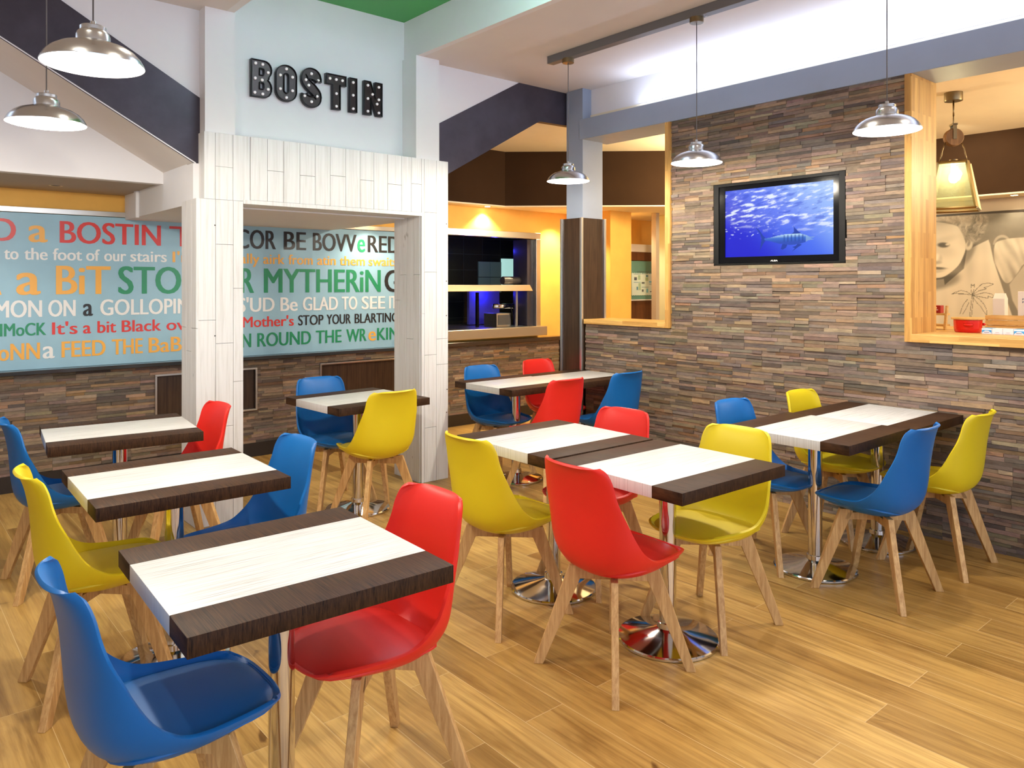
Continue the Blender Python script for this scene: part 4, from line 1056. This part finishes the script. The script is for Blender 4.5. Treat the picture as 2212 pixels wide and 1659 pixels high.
# ------------------------------------------------------------ things on the oak counter
struct('trim_19', B(XS + TH + .01, 6.35, -2.2, 3.7, 1.165, 1.205, bevel=.003), M['oak_h'])
struct('trim_20', B(XS + TH + .01, 6.30, -2.2, 3.7, 0, 1.165), M['beige'])
CT = 1.205
t = thing('casserole_bowl', 'red round pot with a wooden lid on the oak counter', 'pot', (5.62, 1.89, CT))
bm = bmesh.new(); lathe(bm, [(0, .001), (.072, .001), (.080, .008), (.084, .03), (.086, .084), (.080, .086), (.0, .085)], 12); autosmooth(obj('body', bm, mat('red_enamel', (.70, .012, .010), .2), t), 40)
for s in (0, 1):
    bm = bmesh.new(); an = [radians(200 + 110 * s + q) for q in (-16, -8, 0, 8, 16)]; tube(bm, [(.096 * cos(x) * (1 if abs(i - 2) < 2 else .9), .096 * sin(x) * (1 if abs(i - 2) < 2 else .9), .055) for i, x in enumerate(an)], .009); obj('handle', bm, bpy.data.materials['red_enamel'], t, smooth=True)
bm = bmesh.new(); lathe(bm, [(0, .087), (.096, .087), (.098, .090), (.098, .098), (.095, .100), (0, .100)], 40); autosmooth(obj('lid', bm, M['bamboo'], t), 30)
t = thing('ladder_rack', 'small bamboo ladder shelf left of the red pot', 'rack', (5.85, 2.17, CT))
for s in (-1, 1):
    bm = bmesh.new(); hexa(bm, [(-.07, s * .075 - .008, 0), (-.045, s * .075 - .008, 0), (-.045, s * .075 + .008, 0), (-.07, s * .075 + .008, 0), (-.03, s * .075 - .008, .17), (-.008, s * .075 - .008, .17), (-.008, s * .075 + .008, .17), (-.03, s * .075 + .008, .17)], .002); obj('side_rail', bm, M['bamboo'], t)
for z in (.03, .108): obj('shelf', B(-.052 + z * .2, .06, -.067, .067, z - .007, z + .007, bevel=.002), M['bamboo'], t)
t = thing('tea_tin', 'small red tin box standing on top of the bamboo ladder shelf', 'tin', (5.87, 2.185, CT + .1155))
obj('body', B(-.03, .03, -.045, .045, 0, .055, bevel=.003), mat('red_tin', (.42, .02, .02), .35), t)
bm = bmesh.new(); [box(bm, -.0312, -.0300, a, b, z0, z1) for a, b, z0, z1 in ((-.02, .02, .033, .041), (-.028, .026, .020, .026))]; obj('front_print', bm, M['ink_w'], t)
t = thing('wooden_crate', 'slatted bamboo crate behind the row of little cereal boxes', 'crate', (5.92, 1.66, CT))
bm = bmesh.new()
for z in (.010, .045, .080): box(bm, -.06, -.05, -.205, .205, z, z + .028, bevel=.002); box(bm, .05, .06, -.205, .205, z, z + .028, bevel=.002); box(bm, -.05, .05, .195, .205, z, z + .028); box(bm, -.05, .05, -.205, -.195, z, z + .028)
obj('slats', bm, M['bamboo'], t); obj('bottom', B(-.05, .05, -.195, .195, .002, .010), M['bamboo'], t)
for y in (-.2, .2): obj('corner_post', B(-.05, -.038, y - .006 * (1 if y > 0 else -1) - .006, y, .01, .107) if False else B(-.05, -.036, y - .008, y + .002, .01, .107), M['bamboo'], t)
t = thing('milk_carton', 'plain white gable-top carton standing behind the bamboo crate', 'carton', (6.10, 1.845, CT))
bm = bmesh.new(); box(bm, -.036, .036, -.036, .036, 0, .22); obj('body', bm, mat('white_card', (.80, .77, .70), .45), t)
bm = bmesh.new(); v = [bm.verts.new(p) for p in ((-.036, -.036, .22), (.036, -.036, .22), (.036, .036, .22), (-.036, .036, .22), (0, -.034, .258), (0, .034, .258))]
for f in ((0, 1, 4), (1, 2, 5, 4), (2, 3, 5), (3, 0, 4, 5)): bm.faces.new([v[i] for i in f])
obj('gable_top', bm, bpy.data.materials['white_card'], t)
t = thing('cereal_box', 'tall white cereal box with a red bowl picture at the right edge of the photo', 'box', (6.10, 1.635, CT))
obj('carton', B(-.03, .03, -.115, .095, 0, .272, bevel=.002), mat('white_carton', (.84, .82, .78), .4), t)
bm = bmesh.new()
text_x(bm, 'FRO', .068, .020, .212, .224, -.0312, .02, 0); text_x(bm, 'FLA', .068, .020, .192, .204, -.0312, .02, 0)
lathe_pts = [(.055 + .0 - .001 * 0, .12)]
prism(bm, [(.075, .098), (.068, .078), (.05, .068), (-.05, .068), (-.07, .078), (-.08, .098)], -.0315, -.0300, 'x', 1)
prism(bm, [(.066, .098), (.05, .125), (.02, .14), (-.02, .14), (-.06, .12), (-.07, .098)], -.0313, -.0300, 'x', 2)
obj('front_print', bm, [mat('navy_print', (.03, .09, .22), .4), mat('red_print', (.62, .05, .02), .4), mat('cream_print', (.75, .45, .22), .4)], t)
MB = [('sky blue', (.05, .34, .72), 'leftmost of the row, beside the red pot'), ('white', (.84, .80, .84), 'second from the left in the row'), ('pale lilac', (.80, .74, .84), 'third from the left in the row'), ('bright blue', (.05, .36, .78), 'fourth from the left in the row'), ('blue', (.05, .34, .76), 'rightmost of the row, cut by the photo edge')]
for i, (nm, c, pos) in enumerate(MB):
    y = 1.668 - .0575 * i
    t = thing('mini_cereal_box', '%s mini cereal box, %s' % (nm, pos), 'box', (5.30, y, CT), group='mini cereal boxes in a row')
    ct = obj('carton', B(-.03, .06, -.028, .028, 0, .050, bevel=.0015), mat('mini_carton', (.82, .84, .88), .4), t)
    bm = bmesh.new()
    if i in (0, 3, 4):
        prism(bm, [(.026, .040), (-.026, .040), (-.026, .022), (-.010, .036), (.010, .036), (.026, .022)], -.0312, -.0300, 'x', 0); box(bm, -.0312, -.03, -.024, .024, .004, .008, mi=0)
        box(bm, -.0312, -.03, -.015, .015, .024, .028, mi=1); box(bm, -.0312, -.03, -.012, .012, .014, .017, mi=1)
    else: box(bm, -.0312, -.03, -.010, .010, .026, .028, mi=1); box(bm, -.0312, -.03, -.016, .016, .016, .018, mi=1)
    box(bm, -.03, .06, -.027, .027, .0499, .0508, mi=0)
    obj('front_print', bm, [mat('mini_print', c, .4), mat('mini_ink', (.25, .22, .35) if i in (0, 3, 4) else (.62, .40, .42), .4)], ct)

# ------------------------------------------------------------ recessed downlights that show, then their lamps and unseen ones
def downlight(x, y, z, label, lit=True):
    t = thing('recessed_downlight', label, 'downlight', (x, y, z), group='recessed downlights')
    bm = bmesh.new(); lathe(bm, [(.030, -.001), (.044, -.003), (.046, 0), (.030, .001)], 28); obj('ring', bm, M['steel'], t, smooth=True)
    bm = bmesh.new(); lathe(bm, [(0, -.0015), (.030, -.0015)], 24); obj('lens', bm, M['lens'] if lit else M['dark_slot'], t)
downlight(1.061, 6.44 - .15, 2.235, 'unlit recessed downlight in the beige soffit above the mural', False)
downlight(5.268, 6.585, 2.385, 'glowing downlight above the serving hatch')
downlight(8.46, 2.44, 2.385, 'glowing downlight above the toddler print')
lamp('SPOT', (5.268, 6.585, 2.37), 95, GOLD, spot_size=radians(110), spot_blend=.6, shadow_soft_size=.03)
lamp('SPOT', (6.30, 6.42, 2.37), 120, GOLD, spot_size=radians(110), spot_blend=.6, shadow_soft_size=.03)
lamp('SPOT', (7.05, 6.2, 2.37), 60, GOLD, spot_size=radians(120), spot_blend=.6, shadow_soft_size=.03)
lamp('SPOT', (8.46, 2.44, 2.37), 12, (1, .84, .58), spot_size=radians(120), spot_blend=.6, shadow_soft_size=.03)
lamp('SPOT', (7.6, 2.7, 2.95), 38, (1, .84, .58), rot=(0, radians(-40), 0), spot_size=radians(130), spot_blend=.6, shadow_soft_size=.05)
lamp('SPOT', (7.7, 6.05, 2.37), 70, GOLD, spot_size=radians(120), spot_blend=.6, shadow_soft_size=.03)  # unseen spot added to brighten the kitchen door and poster
lamp('POINT', (6.6, 4.4, 2.55), 110, GOLD, shadow_soft_size=.12)  # unseen fill lamp added, since little outside light reaches the corridor
lamp('POINT', (7.2, 0.6, 2.5), 130, GOLD, shadow_soft_size=.12)  # second unseen lamp added as corridor fill
lamp('SPOT', (3.78, 6.42, 2.18), 45, (1, .85, .65), spot_size=radians(120), spot_blend=.6, shadow_soft_size=.04)
lamp('SPOT', (4.6, 5.6, 2.97), 30, (1, .85, .65), spot_size=radians(120), spot_blend=.6, shadow_soft_size=.04)
lamp('SPOT', (0.4, 5.9, 2.22), 26, WARM, spot_size=radians(130), spot_blend=.6, shadow_soft_size=.04)
lamp('SPOT', (2.3, 5.9, 2.03), 20, WARM, spot_size=radians(140), spot_blend=.6, shadow_soft_size=.04)
